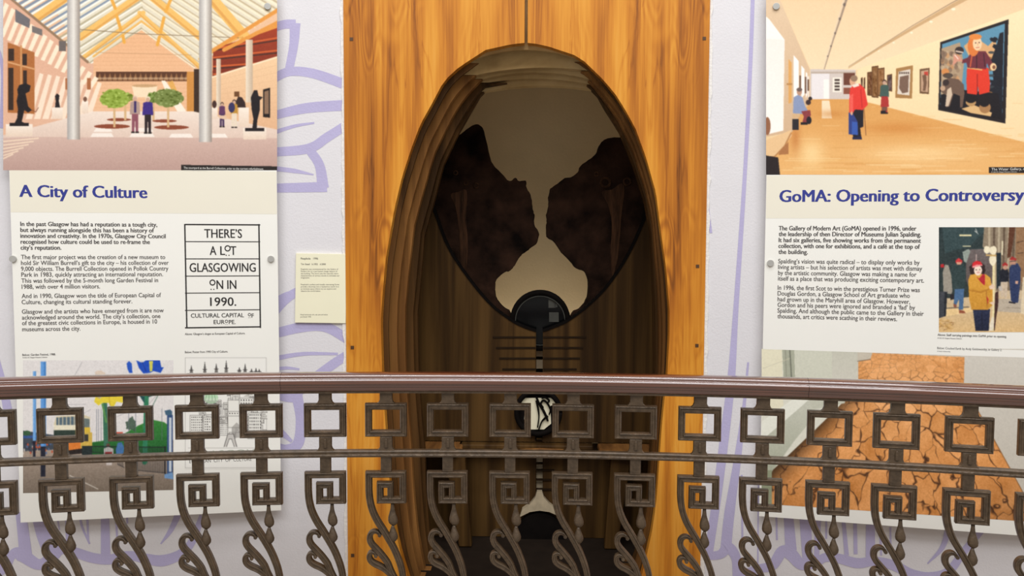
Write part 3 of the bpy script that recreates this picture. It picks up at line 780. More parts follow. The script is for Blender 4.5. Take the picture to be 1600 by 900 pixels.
def print_courtyard():
    c = Canvas(5, -26, 433, 266, (232, 188, 150))
    # roof glazing
    c.poly([(-10, -30), (60, -30), (137, 100), (221, 47), (306, 104), (440, 12), (440, -30)], (226, 216, 192))
    for t in np.linspace(0, 1, 17):
        e = np.array([14, -6]) * (1 - t) + np.array([139, 99]) * t; r_ = np.array([225, -130]) * (1 - t) + np.array([221, 44]) * t
        k = .7 + .9 * (1 - t)
        c.line([e, r_], 3.4 * k, (116, 134, 158) if t < .62 else (176, 164, 132), .85); c.line([e + [0, 3 * k], r_ + [0, 3]], 2.6 * k, (244, 240, 226))
    for t in np.linspace(0, 1, 17):
        e = np.array([440, 8]) * (1 - t) + np.array([304, 104]) * t; r_ = np.array([217, -130]) * (1 - t) + np.array([221, 44]) * t
        k = .7 + .8 * (1 - t)
        c.line([e, r_], 1.8 * k, (186, 164, 126), .75); c.line([e + [0, 3 * k], r_ + [0, 3]], 2.4 * k, (242, 230, 200))
    # back wall and gable
    c.poly([(221, 47), (296, 104), (302, 108), (302, 176), (144, 176), (146, 92)], (234, 180, 134), (236, 188, 148))
    for y in range(60, 176, 6): c.line([(146 if y > 92 else 221 - (y - 47) * 1.6, y), (300 if y > 104 else 221 + (y - 47) * 1.32, y)], .7, (214, 156, 112), .5)
    c.rect(150, 112, 293, 127, (92, 56, 36)); 
    for i in range(18): c.poly([(152 + i * 8, 126), (156 + i * 8, 114), (159 + i * 8, 126)], (150, 104, 66))
    c.rect(148, 121, 293, 124, (226, 196, 160), al=.5)
    c.rect(292, 112, 303, 178, (206, 140, 66)); c.rect(303, 108, 313, 178, (60, 42, 30))
    c.poly([(206, 134), (246, 134), (243, 152), (210, 152)], (244, 220, 186)); c.ell(226, 134, 20, 2.4, (200, 160, 116))
    c.poly([(252, 126), (258, 126), (290, 172), (290, 182), (282, 182), (262, 150)], (246, 234, 214)); c.poly([(262, 128), (270, 126), (280, 150), (272, 150)], (226, 170, 90))
    # rafters, nearest last
    for a, b, wd in (((146, 88), (221, 33), 3), ((221, 33), (300, 92), 3), ((130, 90), (224, 20), 6), ((218, 20), (311, 104), 6), ((126, 58), (232, -16), 10), ((226, -14), (318, 62), 10), ((46, 36), (140, -30), 12), ((326, -8), (384, 60), 15), ((376, 56), (312, 92), 4)):
        c.line([a, b], wd * 1.15, (238, 188, 104)); c.line([(a[0], a[1] + wd * .4), (b[0], b[1] + wd * .4)], max(1, wd * .3), (222, 162, 82))
    for a, b in (((174, -2), (180, 13)), ((182, 24), (189, 47)), ((192, 56), (194, 66)), ((268, -4), (259, 18)), ((256, 28), (251, 50)), ((249, 58), (246, 70))): c.line([a, b], 5, (232, 168, 70))
    c.line([(124, 46), (221, 53), (373, 59)], 1, (130, 106, 80)); c.line([(150, 82), (300, 86)], .6, (180, 140, 100))
    # right aisle: red ceiling, beams, wall
    c.poly([(333, 76), (378, 62), (440, 30), (440, 92), (332, 122)], (170, 62, 30), (120, 44, 26))
    for y0, y1 in ((70, 58), (84, 78), (98, 96), (110, 110)): c.line([(334, y0 + 6), (440, y1)], 2.4, (206, 96, 46)); c.line([(334, y0 + 9), (440, y1 + 4)], 2, (70, 40, 30))
    for a, b in (((334, 78), (440, 12)), ((350, 78), (440, 32)), ((400, 52), (440, 38))): c.line([a, b], 6, (226, 150, 66))
    c.poly([(330, 122), (440, 86), (440, 206), (330, 180)], (240, 202, 158), (226, 178, 138)); c.line([(330, 121), (440, 87)], 2.5, (250, 226, 190))
    for k in range(8): c.line([(330, 128 + k * 7), (440, 100 + k * 12)], .6, (216, 172, 130), .6)
    # left wall with sun shafts
    c.poly([(-5, -30), (19, 0), (137, 98), (146, 100), (146, 178), (-5, 218)], (220, 170, 142), (228, 182, 152))
    for k in range(15):
        x = 4 + k * 10; c.poly([(x + 4, 4 + k * 8.2), (x + 10, 8 + k * 8.2), (x - 8 + k * .5, 52 + k * 6.2), (x - 14 + k * .5, 50 + k * 6.2)], (252, 232, 204), al=.95)
    for k in range(8):
        x = 46 + k * 13; c.poly([(x + 16, 114 + k * 2), (x + 22, 116 + k * 2), (x + 4, 186), (x - 6, 186)], (250, 228, 204), al=.9)
    c.line([(17, -2), (137, 97)], 4, (150, 120, 92)); c.poly([(24, 14), (47, 30), (46, 44), (24, 34)], (112, 108, 110)); c.poly([(50, 40), (66, 46), (66, 56), (50, 50)], (120, 112, 108)); c.rect(92, 64, 103, 80, (110, 100, 96))
    c.poly([(12, 66), (54, 82), (54, 178), (12, 176)], (176, 108, 56)); 
    for x0, y0, x1, y1 in ((13, 76, 22, 95), (35, 84, 42, 102), (13, 106, 21, 172), (36, 110, 42, 140)): c.rect(x0, y0, x1, y1, (56, 40, 32))
    c.line([(12, 97), (54, 108)], 2.5, (216, 160, 110)); c.line([(33, 72), (33, 176)], 3, (206, 146, 92))
    for x in (104, 138): c.rect(x - 2, 122, x + 4, 140, (170, 104, 62)); 
    # floor
    c.poly([(-5, 214), (144, 174), (302, 174), (440, 204), (440, 270), (-5, 270)], (240, 222, 206), (204, 168, 150))
    c.poly([(-5, 216), (50, 214), (440, 216), (440, 270), (-5, 270)], (210, 178, 164), (186, 152, 142), al=.9)
    for x0, x1, y in ((145, 174, 211), (206, 238, 211), (268, 298, 212), (322, 352, 212), (210, 236, 203), (150, 172, 203)): c.poly([(x0, y - 3), (x1, y - 3), (x1 + 4, y + 3), (x0 - 4, y + 3)], (246, 234, 222))
    for k in range(6): c.line([(-4, 222 + k * 6), (60 - k * 8, 216 + k * 5)], 2, (250, 226, 196), .8)
    # mulch circles, trees
    for x, y, r_ in ((186, 187, 19), (257, 189, 19), (175, 197.5, 28), (268, 199, 27)): c.ell(x, y, r_, 3.4 * r_ / 27, (142, 72, 48))
    for x, y, rx, ry, g in ((196, 152, 12, 7, (134, 150, 60)), (240, 152, 10, 8, (110, 130, 56)), (179, 154, 22, 15, (146, 168, 66)), (263, 153, 23, 14, (118, 132, 66))):
        c.rect(x - 2, y + ry * .6, x + 1.5, 199 if ry > 10 else 188, (214, 176, 128)); c.ell(x, y, rx, ry, g, 1, .07, int(x))
        rr_ = np.random.default_rng(int(x))
        for _ in range(60):
            a = rr_.uniform(0, 6.28); q = rr_.uniform(0, 1) ** .5; dk = rr_.choice([-38, -22, 22, 36]); c.ell(x + rx * q * math.cos(a), y + ry * q * math.sin(a), 2, 1.4, np.array(g) + dk, .8)
    # columns
    for x0, x1, y0, y1 in ((384, 395, 62, 160), (338, 345, 92, 168)): c.rect(x0, y0, x1, y1, (236, 220, 196), (196, 172, 146), axis='x')
    for x0, x1, y1 in ((105, 125, 218), (311, 331, 222)):
        c.rect(x0, -30, (x0 + x1) / 2, y1, (168, 162, 158), (232, 226, 216), axis='x'); c.rect((x0 + x1) / 2, -30, x1, y1, (232, 226, 216), (150, 138, 128), axis='x')
    # plinths and dark bronzes
    for x0, x1, y0, y1 in ((9, 51, 194, 213), (81, 98, 168, 186), (128, 138, 158, 177), (373, 389, 168, 198), (380, 416, 200, 218), (331, 340, 168, 186)): c.rect(x0, y0, x1, y1, (246, 232, 216), (232, 208, 186))
    D = (34, 28, 30)
    c.poly([(27, 140), (30, 133), (40, 130), (48, 134), (46, 143), (40, 146), (42, 156), (44, 166), (50, 172), (44, 176), (38, 172), (36, 182), (34, 190), (42, 194), (22, 194), (27, 184), (28, 170), (26, 158), (28, 148)], D)
    c.rect(15, 192, 45, 197, D); c.poly([(86, 150), (89, 146), (93, 149), (92, 158), (94, 168), (86, 168), (87, 158)], D); c.ell(133, 155, 3, 4, (120, 84, 66)); c.line([(50, 172), (56, 175), (60, 168)], 1, (120, 70, 50))
    c.poly([(392, 152), (397, 141), (402, 141), (404, 150), (411, 152), (406, 157), (406, 172), (402, 188), (401, 203), (394, 203), (396, 186), (393, 170)], D); c.rect(383, 200, 413, 205, D)
    c.poly([(368, 160), (372, 151), (378, 152), (383, 160), (384, 168), (370, 168)], (52, 36, 34)); c.ell(335, 163, 3.5, 6, (70, 46, 40))
    c.poly([(411, 140), (422, 137), (422, 184), (411, 183)], (36, 28, 26)); c.poly([(413, 143), (420, 141), (420, 178), (413, 178)], (140, 108, 84)); c.rect(366, 143, 374, 151, (110, 70, 40))
    # visitors
    c.person(347, 160, 199, (96, 56, 92), (70, 48, 84)); c.poly([(342, 180), (354, 181), (354, 187), (342, 185)], (226, 190, 160))
    c.person(366, 156, 200, (190, 140, 56), (232, 214, 190)); c.ell(362, 168, 5, 8, (56, 52, 92))
    c.person(211, 150, 208, (178, 150, 138), (142, 82, 94), hair=(226, 196, 172), wd=1.1); c.rect(209.5, 158, 213, 176, (58, 44, 96))
    c.person(231, 151, 209, (62, 42, 126), (44, 32, 34), hair=(238, 220, 190), wd=1.15)
    c.blur(2); c.I += c.noise(1.4, 2.5, 3)[..., None]
    # caption strip
    c.poly([(283, 257.5), (440, 260), (440, 268), (283, 268)], (44, 38, 36))
    return c


def print_gallery():
    c = Canvas(1197, -26, 1680, 273, (240, 208, 160))
    VX, VY = 1290, 140
    c.poly([(1190, -30), (1690, -30), (1690, -20), (1337, 110), (1266, 108), (1219, 0), (1210, -30)], (238, 202, 158), (246, 220, 180))
    c.poly([(1340, 108), (1690, -18), (1690, 250), (1600, 223), (1337, 156)], (250, 228, 184), (248, 218, 168))   # right wall
    c.poly([(1337, 155), (1600, 222), (1690, 246), (1690, 251), (1600, 227), (1337, 157)], (196, 174, 148))
    c.poly([(1266, 108), (1337, 109), (1337, 157), (1266, 157)], (214, 200, 190))
    c.rect(1267, 112, 1337, 115, (190, 172, 156)); c.rect(1268, 115, 1296, 156, (236, 228, 226)); c.rect(1287, 124, 1295, 154, (252, 246, 236))
    # floor
    c.poly([(1266, 155), (1337, 155), (1600, 222), (1690, 246), (1690, 280), (1190, 280), (1200, 245), (1240, 190), (1262, 165)], (222, 160, 88), (240, 186, 118))
    rr_ = np.random.default_rng(4)
    for _ in range(140):
        y = 158 + 114 * rr_.uniform() ** .8; x = rr_.uniform(1215, 1640); L = (y - 140) * rr_.uniform(.2, .8)
        c.line([(x, y), (x + L, y + rr_.uniform(-.6, .6))], .5 + (y - 150) * .012, rr_.choice([(216, 152, 78), (254, 222, 166), (236, 180, 104)]), .4)
    c.poly([(1284, 157), (1296, 157), (1300, 185), (1284, 185)], (254, 240, 214), al=.8); c.glow(1400, 200, 70, 12, (206, 128, 56), .55); c.glow(1300, 178, 30, 8, (200, 128, 60), .5); c.glow(1440, 240, 110, 18, (254, 218, 160), .7); c.glow(1268, 240, 26, 26, (254, 220, 160), .8); c.glow(1243, 215, 10, 30, (196, 120, 60), .6)
    # left wall with window reveals
    c.poly([(1190, -30), (1219, -30), (1219, 0), (1265, 108), (1266, 160), (1250, 178), (1238, 206), (1190, 215)], (228, 200, 166), (214, 180, 144))
    c.poly([(1190, 20), (1202, 30), (1226, 62), (1224, 204), (1190, 212)], (250, 244, 236)); c.poly([(1190, 60), (1226, 62), (1224, 204), (1190, 212)], (244, 236, 226), (252, 248, 240))
    for x0, x1, y0, y1 in ((1240, 1248, 86, 150), (1252, 1257, 102, 148), (1259, 1261.5, 112, 148), (1262.5, 1264, 118, 150)): c.poly([(x0, y0), (x1, y0 + (x1 - x0) * 1.2), (x1, y1), (x0, y1 + 6)], (250, 246, 240))
    c.poly([(1232, 92), (1237, 98), (1237, 160), (1232, 162)], (226, 168, 96)); c.rect(1229, 130, 1238, 133, (190, 140, 84))
    for x, y0, y1 in ((1249, 118, 138), (1257.5, 120, 146), (1261.6, 124, 142)): c.rect(x, y0, x + 2.4, y1, (110, 80, 62))
    # bench
    c.poly([(1190, 222), (1236, 203), (1237, 212), (1226, 228), (1210, 246), (1190, 246)], (236, 196, 146)); c.line([(1236, 208), (1226, 228), (1210, 245), (1190, 245)], 2, (184, 128, 78)); c.poly([(1197, 243), (1216, 246), (1219, 275), (1190, 275)], (44, 36, 36)); c.poly([(1220, 234), (1232, 222), (1232, 241), (1216, 242)], (176, 118, 72)); c.ell(1199, 197, 5, 14, (150, 100, 70))
    # seated visitor
    c.poly([(1238, 178), (1250, 176), (1250, 183), (1238, 186)], (216, 178, 134)); c.rect(1238, 186, 1248, 203, (46, 42, 46)); 
    c.poly([(1240, 152), (1247, 148), (1254, 152), (1258, 166), (1262, 172), (1254, 178), (1239, 177)], (142, 154, 186)); c.ell(1249, 143.5, 4, 5.5, (190, 146, 122)); c.ell(1249, 140, 4.4, 3, (112, 92, 84))
    c.poly([(1252, 174), (1266, 172), (1267, 180), (1260, 193), (1253, 194), (1256, 182)], (142, 62, 64)); c.ell(1264, 188, 4, 6, (36, 32, 40)); c.rect(1251, 191, 1262, 195, (40, 34, 36)); c.ell(1263, 160, 4, 4, (64, 46, 44)); c.ell(1266, 154, 3, 3, (50, 40, 40))
    # pictures at the back and on the right wall
    c.rect(1301, 121, 1315, 144, (244, 236, 220)); 
    for y in (125, 130, 135, 140): c.rect(1304, y - 1.6, 1312, y + 1.6, (70, 54, 48))
    c.rect(1318, 114, 1336, 133, (110, 64, 48)); c.rect(1318, 137, 1333, 147, (140, 80, 60))
    for x0, x1, y0, y1, f in ((1345, 1348, 122, 140, (90, 62, 46)), (1349.5, 1352, 122, 138, (100, 70, 52)), (1355, 1364, 113, 149, (118, 76, 44)), (1362, 1372.5, 104, 152, (134, 92, 52)), (1371, 1382, 107, 150, (150, 104, 62)), (1386, 1394, 117, 142, (96, 74, 70))):
        c.poly([(x0, y0), (x1, y0 - 1.5), (x1, y1 + 1), (x0, y1)], (96, 62, 36)); c.poly([(x0 + 1.2, y0 + 1.5), (x1 - 1.2, y0 + .5), (x1 - 1.2, y1 - 1), (x0 + 1.2, y1 - 1.5)], f)
        for _ in range(14): c.ell(x0 + (x1 - x0) * rr_.uniform(.25, .75), rr_.uniform(y0 + 3, y1 - 3), min(1.2, (x1 - x0) * .2), 2.4, np.array(f) + rr_.choice([-36, 30]), .7)
    c.poly([(1400, 107), (1426.5, 102), (1425, 154), (1399, 153)], (170, 126, 76)); c.poly([(1404, 112), (1422.5, 108), (1421, 149), (1402, 147)], (226, 212, 196)); c.poly([(1406, 120), (1420, 117), (1419, 144), (1410, 146), (1405, 138)], (124, 96, 80))
    for k in range(5): c.ell(1406 + k * 3.3, 114, 1.2, 1.8, (90, 70, 60))
    c.poly([(1437, 108), (1452.5, 106), (1451.5, 147), (1437, 146)], (112, 82, 56)); c.poly([(1439, 111), (1450.5, 109), (1450, 144), (1439, 143)], (196, 158, 128)); c.rect(1444, 112, 1450, 118, (196, 70, 56)); c.poly([(1441, 118), (1447, 116), (1448, 130), (1446, 142), (1442, 142), (1443, 130)], (120, 88, 66))
    # big painting: a child in red trousers beside a dog
    c.poly([(1469, 66), (1576, 30), (1571, 193), (1466, 172)], (38, 32, 34))
    c.poly([(1472, 69), (1570, 37), (1566, 186), (1469, 169)], (96, 146, 172))
    c.poly([(1471, 76), (1500, 66), (1506, 100), (1500, 160), (1470, 160)], (178, 152, 122)); c.poly([(1506, 72), (1518, 62), (1530, 62), (1544, 72), (1556, 60), (1558, 90), (1520, 100)], (220, 170, 118))
    for _ in range(60): c.ell(rr_.uniform(1472, 1500), rr_.uniform(78, 126), 3, 4, rr_.choice([(150, 124, 98), (196, 170, 138), (120, 96, 80), (206, 150, 100)]), .7)
    c.poly([(1562, 52), (1568, 50), (1566, 187), (1520, 176), (1536, 150), (1552, 126), (1550, 90), (1558, 68)], (34, 34, 42))
    for k in range(9): c.ell(1553 + (k % 3) * 4, 62 + k * 11, 6, 4, (34, 36, 44), 1, .2, k); c.ell(1549 - (k % 2) * 3, 82 + k * 9, 5, 2, (150, 104, 60) if k % 2 else (60, 66, 70), .9)
    c.poly([(1470, 148), (1500, 140), (1560, 146), (1566, 187), (1469, 169)], (32, 28, 32))
    c.poly([(1502, 170), (1522, 164), (1550, 176), (1548, 182), (1520, 178)], (224, 182, 126)); c.ell(1517, 160, 8, 6, (188, 146, 96)); c.ell(1539, 168, 9, 9, (170, 124, 80)); c.ell(1517, 154, 9, 7, (30, 26, 28)); c.ell(1538, 158, 9, 9, (34, 28, 30))
    c.poly([(1511, 104), (1544, 106), (1547, 130), (1546, 144), (1530, 148), (1528, 134), (1526, 148), (1511, 146), (1510, 126)], (226, 62, 42)); c.line([(1527, 116), (1527, 146)], 1.4, (150, 36, 30)); c.line([(1512, 106), (1534, 109)], 2, (232, 180, 110))
    c.poly([(1516, 84), (1528, 80), (1540, 80), (1550, 96), (1552, 104), (1546, 108), (1542, 98), (1541, 108), (1512, 106), (1510, 98), (1503, 99), (1504, 93), (1512, 90)], (112, 50, 60)); c.line([(1519, 84), (1516, 104)], 2, (206, 96, 60)); c.line([(1526, 82), (1526, 106)], 1.4, (60, 30, 40)); c.line([(1537, 84), (1539, 104)], 1.6, (70, 34, 44))
    c.ell(1521, 72, 9, 16, (222, 124, 60)); c.ell(1527, 68, 7, 11, (246, 208, 164)); c.ell(1524, 57.5, 10, 4.5, (230, 138, 66)); c.ell(1524.5, 67, 1, .8, (60, 40, 40)); c.ell(1530, 66.5, 1, .8, (60, 40, 40)); c.line([(1525, 74.5), (1530, 74)], 1, (186, 90, 76)); c.line([(1527.5, 67), (1528, 71)], .8, (206, 150, 112))
    c.ell(1552, 104.5, 5, 6, (240, 200, 150)); c.ell(1553, 105, 2.4, 3, (130, 84, 60))
    c.ell(1499, 79, 7, 6, (60, 48, 46)); c.line([(1494, 80), (1504, 82)], 2.4, (214, 190, 170)); c.poly([(1490, 84), (1500, 88), (1504, 96), (1496, 96), (1488, 104), (1490, 92)], (216, 150, 126)); c.line([(1492, 86), (1497, 92)], 1.4, (250, 226, 210))
    c.poly([(1474, 128), (1482, 121), (1498, 124), (1506, 132), (1507, 146), (1504, 168), (1500, 168), (1500, 150), (1490, 146), (1484, 166), (1478, 168), (1480, 150), (1474, 146), (1470, 142)], (110, 86, 72)); c.poly([(1480, 140), (1486, 136), (1488, 148), (1482, 166), (1477, 166)], (214, 190, 164)); c.ell(1478, 129, 5, 5, (60, 46, 44)); c.ell(1473, 138, 4, 4, (196, 160, 130)); c.ell(1477, 112, 6, 5, (214, 140, 80)); c.ell(1481, 118, 8, 4, (60, 50, 46), .8)
    c.line([(1469, 169), (1566, 186)], 1.6, (30, 26, 28))
    # ceiling tracks
    c.line([(1326, -12), (1314, 26), (1302, 62), (1288, 108)], (4, 3, 2, 1.2), (160, 138, 118)); c.line([(1322, -12), (1286, 108)], (1.4, .6), (226, 206, 180))
    for t in (.1, .3, .5, .68, .82): c.ell(1323 - 36 * t, -4 + 112 * t, 2.4 - 1.6 * t, 3 - 2 * t, (120, 104, 92))
    c.line([(1560, -30), (1490, 8), (1430, 42), (1376, 74), (1326, 106)], (8, 6, 4.5, 3, 1.4), (206, 168, 122)); c.line([(1556, -32), (1486, 5), (1426, 40), (1326, 104)], (1.6, 1.2, 1, .6), (150, 124, 98))
    for t in (.3, .45, .58, .7, .8, .88): c.ell(1560 - 234 * t, -24 + 131 * t - 1, 4.2 - 3.4 * t, 2.6 - 2 * t, (252, 238, 206))
    # visitors on the floor
    c.person(1382, 125, 178, (70, 92, 84), (170, 50, 48), hair=(70, 46, 40), wd=1.05); c.poly([(1377, 152), (1388, 152), (1389, 167), (1376, 167)], (176, 54, 50)); c.rect(1378, 167, 1386, 173, (120, 82, 66)); c.rect(1376, 173, 1384, 178, (36, 30, 34))
    c.poly([(1330, 172), (1349, 170), (1349, 198), (1344, 200), (1346, 216), (1334, 218), (1330, 200)], (34, 30, 38)); c.poly([(1326, 176), (1331, 174), (1340, 190), (1341, 211), (1326, 210)], (52, 66, 130)); c.poly([(1331, 190), (1340, 191), (1340, 211), (1331, 210)], (60, 92, 172)); c.poly([(1332, 214), (1346, 213), (1347, 218), (1332, 218)], (36, 38, 70))
    c.poly([(1328, 139), (1334, 132), (1343, 131), (1351, 138), (1356, 164), (1348, 172), (1336, 171), (1332, 178), (1327, 176), (1327, 158)], (228, 62, 52)); c.poly([(1328, 150), (1333, 146), (1333, 174), (1328, 174)], (240, 96, 84)); c.line([(1345, 140), (1347, 168)], 1.2, (184, 40, 40))
    c.ell(1332, 127, 4.6, 7, (224, 170, 136)); c.ell(1334.5, 122.5, 5.6, 5, (150, 120, 96)); c.poly([(1331, 133), (1341, 130), (1343, 134), (1334, 137)], (240, 226, 210)); c.ell(1330.6, 177, 2, 3, (222, 168, 136)); c.line([(1350, 170), (1353, 211)], 1.2, (140, 92, 56))
    c.blur(2); c.I += c.noise(1.4, 2, 5)[..., None]
    c.poly([(1545, 261), (1690, 261), (1690, 270.5), (1545, 270.5)], (44, 38, 36))
    return c


def print_festival():
    c = Canvas(36, 563, 271, 769, (232, 227, 224))
    c.poly([(36, 700), (271, 690), (271, 769), (36, 769)], (178, 160, 144), (132, 118, 104))
    c.poly([(36, 672), (88, 680), (88, 702), (36, 704)], (70, 78, 88)); c.ell(42, 676, 6, 4, (60, 96, 66)); c.rect(36, 680, 60, 684, (58, 90, 150))
    rr_ = np.random.default_rng(3)
    for _ in range(60): c.ell(rr_.uniform(36, 96), rr_.uniform(688, 708), 1.4, 2.2, rr_.choice([(60, 60, 74), (196, 90, 60), (90, 110, 150), (210, 200, 190)]), .9)
    c.line([(109, 743), (153, 765)], 1.2, (226, 218, 206)); c.line([(90, 745), (60, 768)], .8, (110, 98, 88))
    # mound
    c.poly([(140, 692), (170, 688), (192, 680), (216, 666), (238, 657), (256, 661), (266, 668), (266, 712), (140, 712)], (64, 138, 62), (36, 96, 48))
    c.ell(205, 664, 8, 10, (70, 92, 76), .9, .2, 4); c.rect(180, 676, 192, 681, (206, 90, 70))
    for x in (151, 154, 158, 201, 212, 253): c.line([(x, 640), (x, 690)], .7, (110, 116, 130))
    for a, b in (((112, 620), (134, 616)), ((100, 632), (134, 632)), ((120, 652), (142, 640)), ((114, 592), (128, 566)), ((226, 640), (252, 610)), ((210, 640), (182, 652))): c.line([a, b], .5, (150, 146, 150))
    # tram
    c.poly([(84, 662), (88, 650), (130, 648), (141, 652), (140, 668), (84, 680)], (220, 208, 176)); c.poly([(88, 652), (118, 651), (118, 664), (88, 664)], (92, 112, 124))
    for x in (92, 98, 104, 110, 116): c.line([(x, 651), (x, 664)], 1.2, (230, 214, 178))
    c.poly([(120, 652), (140, 655), (140, 668), (120, 668)], (110, 122, 120)); c.line([(130, 653), (130, 668)], 1.2, (228, 206, 120)); c.rect(84, 664, 118, 672, (240, 232, 206)); c.rect(84, 672, 118, 681, (52, 66, 58)); c.rect(118, 668, 141, 676, (226, 190, 70)); c.poly([(118, 676), (144, 676), (144, 700), (118, 704)], (216, 182, 84)); c.rect(122, 679, 128, 692, (60, 60, 56)); c.rect(132, 679, 138, 690, (60, 60, 56))
    c.poly([(86, 681), (118, 681), (118, 702), (88, 704)], (96, 84, 72)); c.poly([(104, 692), (126, 691), (126, 702), (104, 704)], (226, 130, 56)); c.poly([(104, 704), (128, 701), (128, 709), (106, 711)], (46, 38, 36))
    # giant flowers
    c.line([(164, 632), (166, 698)], (7, 8), (64, 116, 92)); c.line([(160, 632), (166, 660)], 3, (96, 150, 84)); c.poly([(147, 628), (150, 618), (158, 622), (164, 612), (176, 612), (182, 620), (194, 616), (192, 630), (182, 628), (176, 640), (170, 630), (160, 630), (154, 634)], (238, 214, 66)); c.poly([(140, 616), (150, 610), (164, 614), (156, 624), (150, 620)], (206, 190, 140)); c.ell(156, 584, 8, 5, (226, 206, 186), .9, .1, 2)
    c.line([(170, 616), (172, 634)], 1, (200, 160, 40))
    c.line([(229, 606), (228, 650), (226, 724)], (8, 7, 8), (52, 128, 92)); c.line([(232, 620), (248, 614), (250, 606)], 3, (48, 92, 88)); c.line([(236, 640), (250, 612)], 1, (80, 120, 100)); c.poly([(212, 612), (226, 620), (226, 632), (216, 616)], (44, 88, 88)); c.ell(262, 615, 6, 2.5, (92, 124, 130))
    c.poly([(213, 563), (222, 567), (228, 563), (250, 563), (252, 574), (256, 574), (251, 583), (240, 580), (234, 583), (224, 584), (217, 575)], (38, 82, 190)); c.poly([(233, 564), (239, 564), (238, 580), (234, 581)], (220, 214, 96)); c.poly([(198, 568), (202, 564), (206, 568), (207, 583), (202, 583), (199, 576)], (46, 92, 196)); c.line([(222, 566), (228, 580)], 1, (24, 50, 140))
    # poles
    for x0, x1, y0, yb, y1, cc in ((51.5, 56.5, 580, 688, 717, (122, 176, 232)), (63.5, 72, 565, 697, 744, (104, 162, 226))): c.rect(x0, y0, x1, yb, cc); c.rect(x0 + (x1 - x0) * .6, y0, x1, yb, np.array(cc) - 24); c.rect(x0, yb, x1 - 1, y1, (38, 40, 54))
    # people, railings, kiosk
    c.rect(128, 697, 144, 714, (42, 52, 52)); 
    c.ell(169, 697, 3, 3.4, (96, 70, 60)); c.poly([(162, 702), (169, 699), (177, 702), (177, 712), (162, 712)], (226, 220, 216)); c.rect(164, 707, 175, 714, (176, 54, 50)); c.rect(166, 720, 175, 728, (206, 196, 190)); c.poly([(181, 704), (184, 693), (190, 692), (194, 700), (193, 713), (182, 713)], (72, 116, 168))
    for x0, x1, y0, y1 in ((215, 259, 700, 742), (144, 182, 698, 712), (184, 194, 714, 732)):
        c.line([(x0, y0), (x1, y0 + 1)], 1.2, (34, 36, 40)); c.line([(x0, y1 - 5), (x1, y1)], .8, (40, 40, 44))
        for x in np.arange(x0, x1, 2.6): c.line([(x, y0), (x, y1 - 5 + 5 * (x - x0) / (x1 - x0))], .7, (38, 38, 42))
    c.line([(258, 700), (258, 745)], 1.6, (34, 34, 38)); c.poly([(257, 643), (266, 641), (269, 644), (269, 650), (259, 650)], (72, 104, 128)); c.rect(261, 650, 270, 744, (58, 84, 128)); c.rect(264, 654, 268, 740, (206, 214, 222)); c.poly([(257, 744), (270, 741), (271, 752), (257, 750)], (120, 160, 206))
    c.blur(2); c.I += c.noise(1.6, 5, 8)[..., None]
    return c


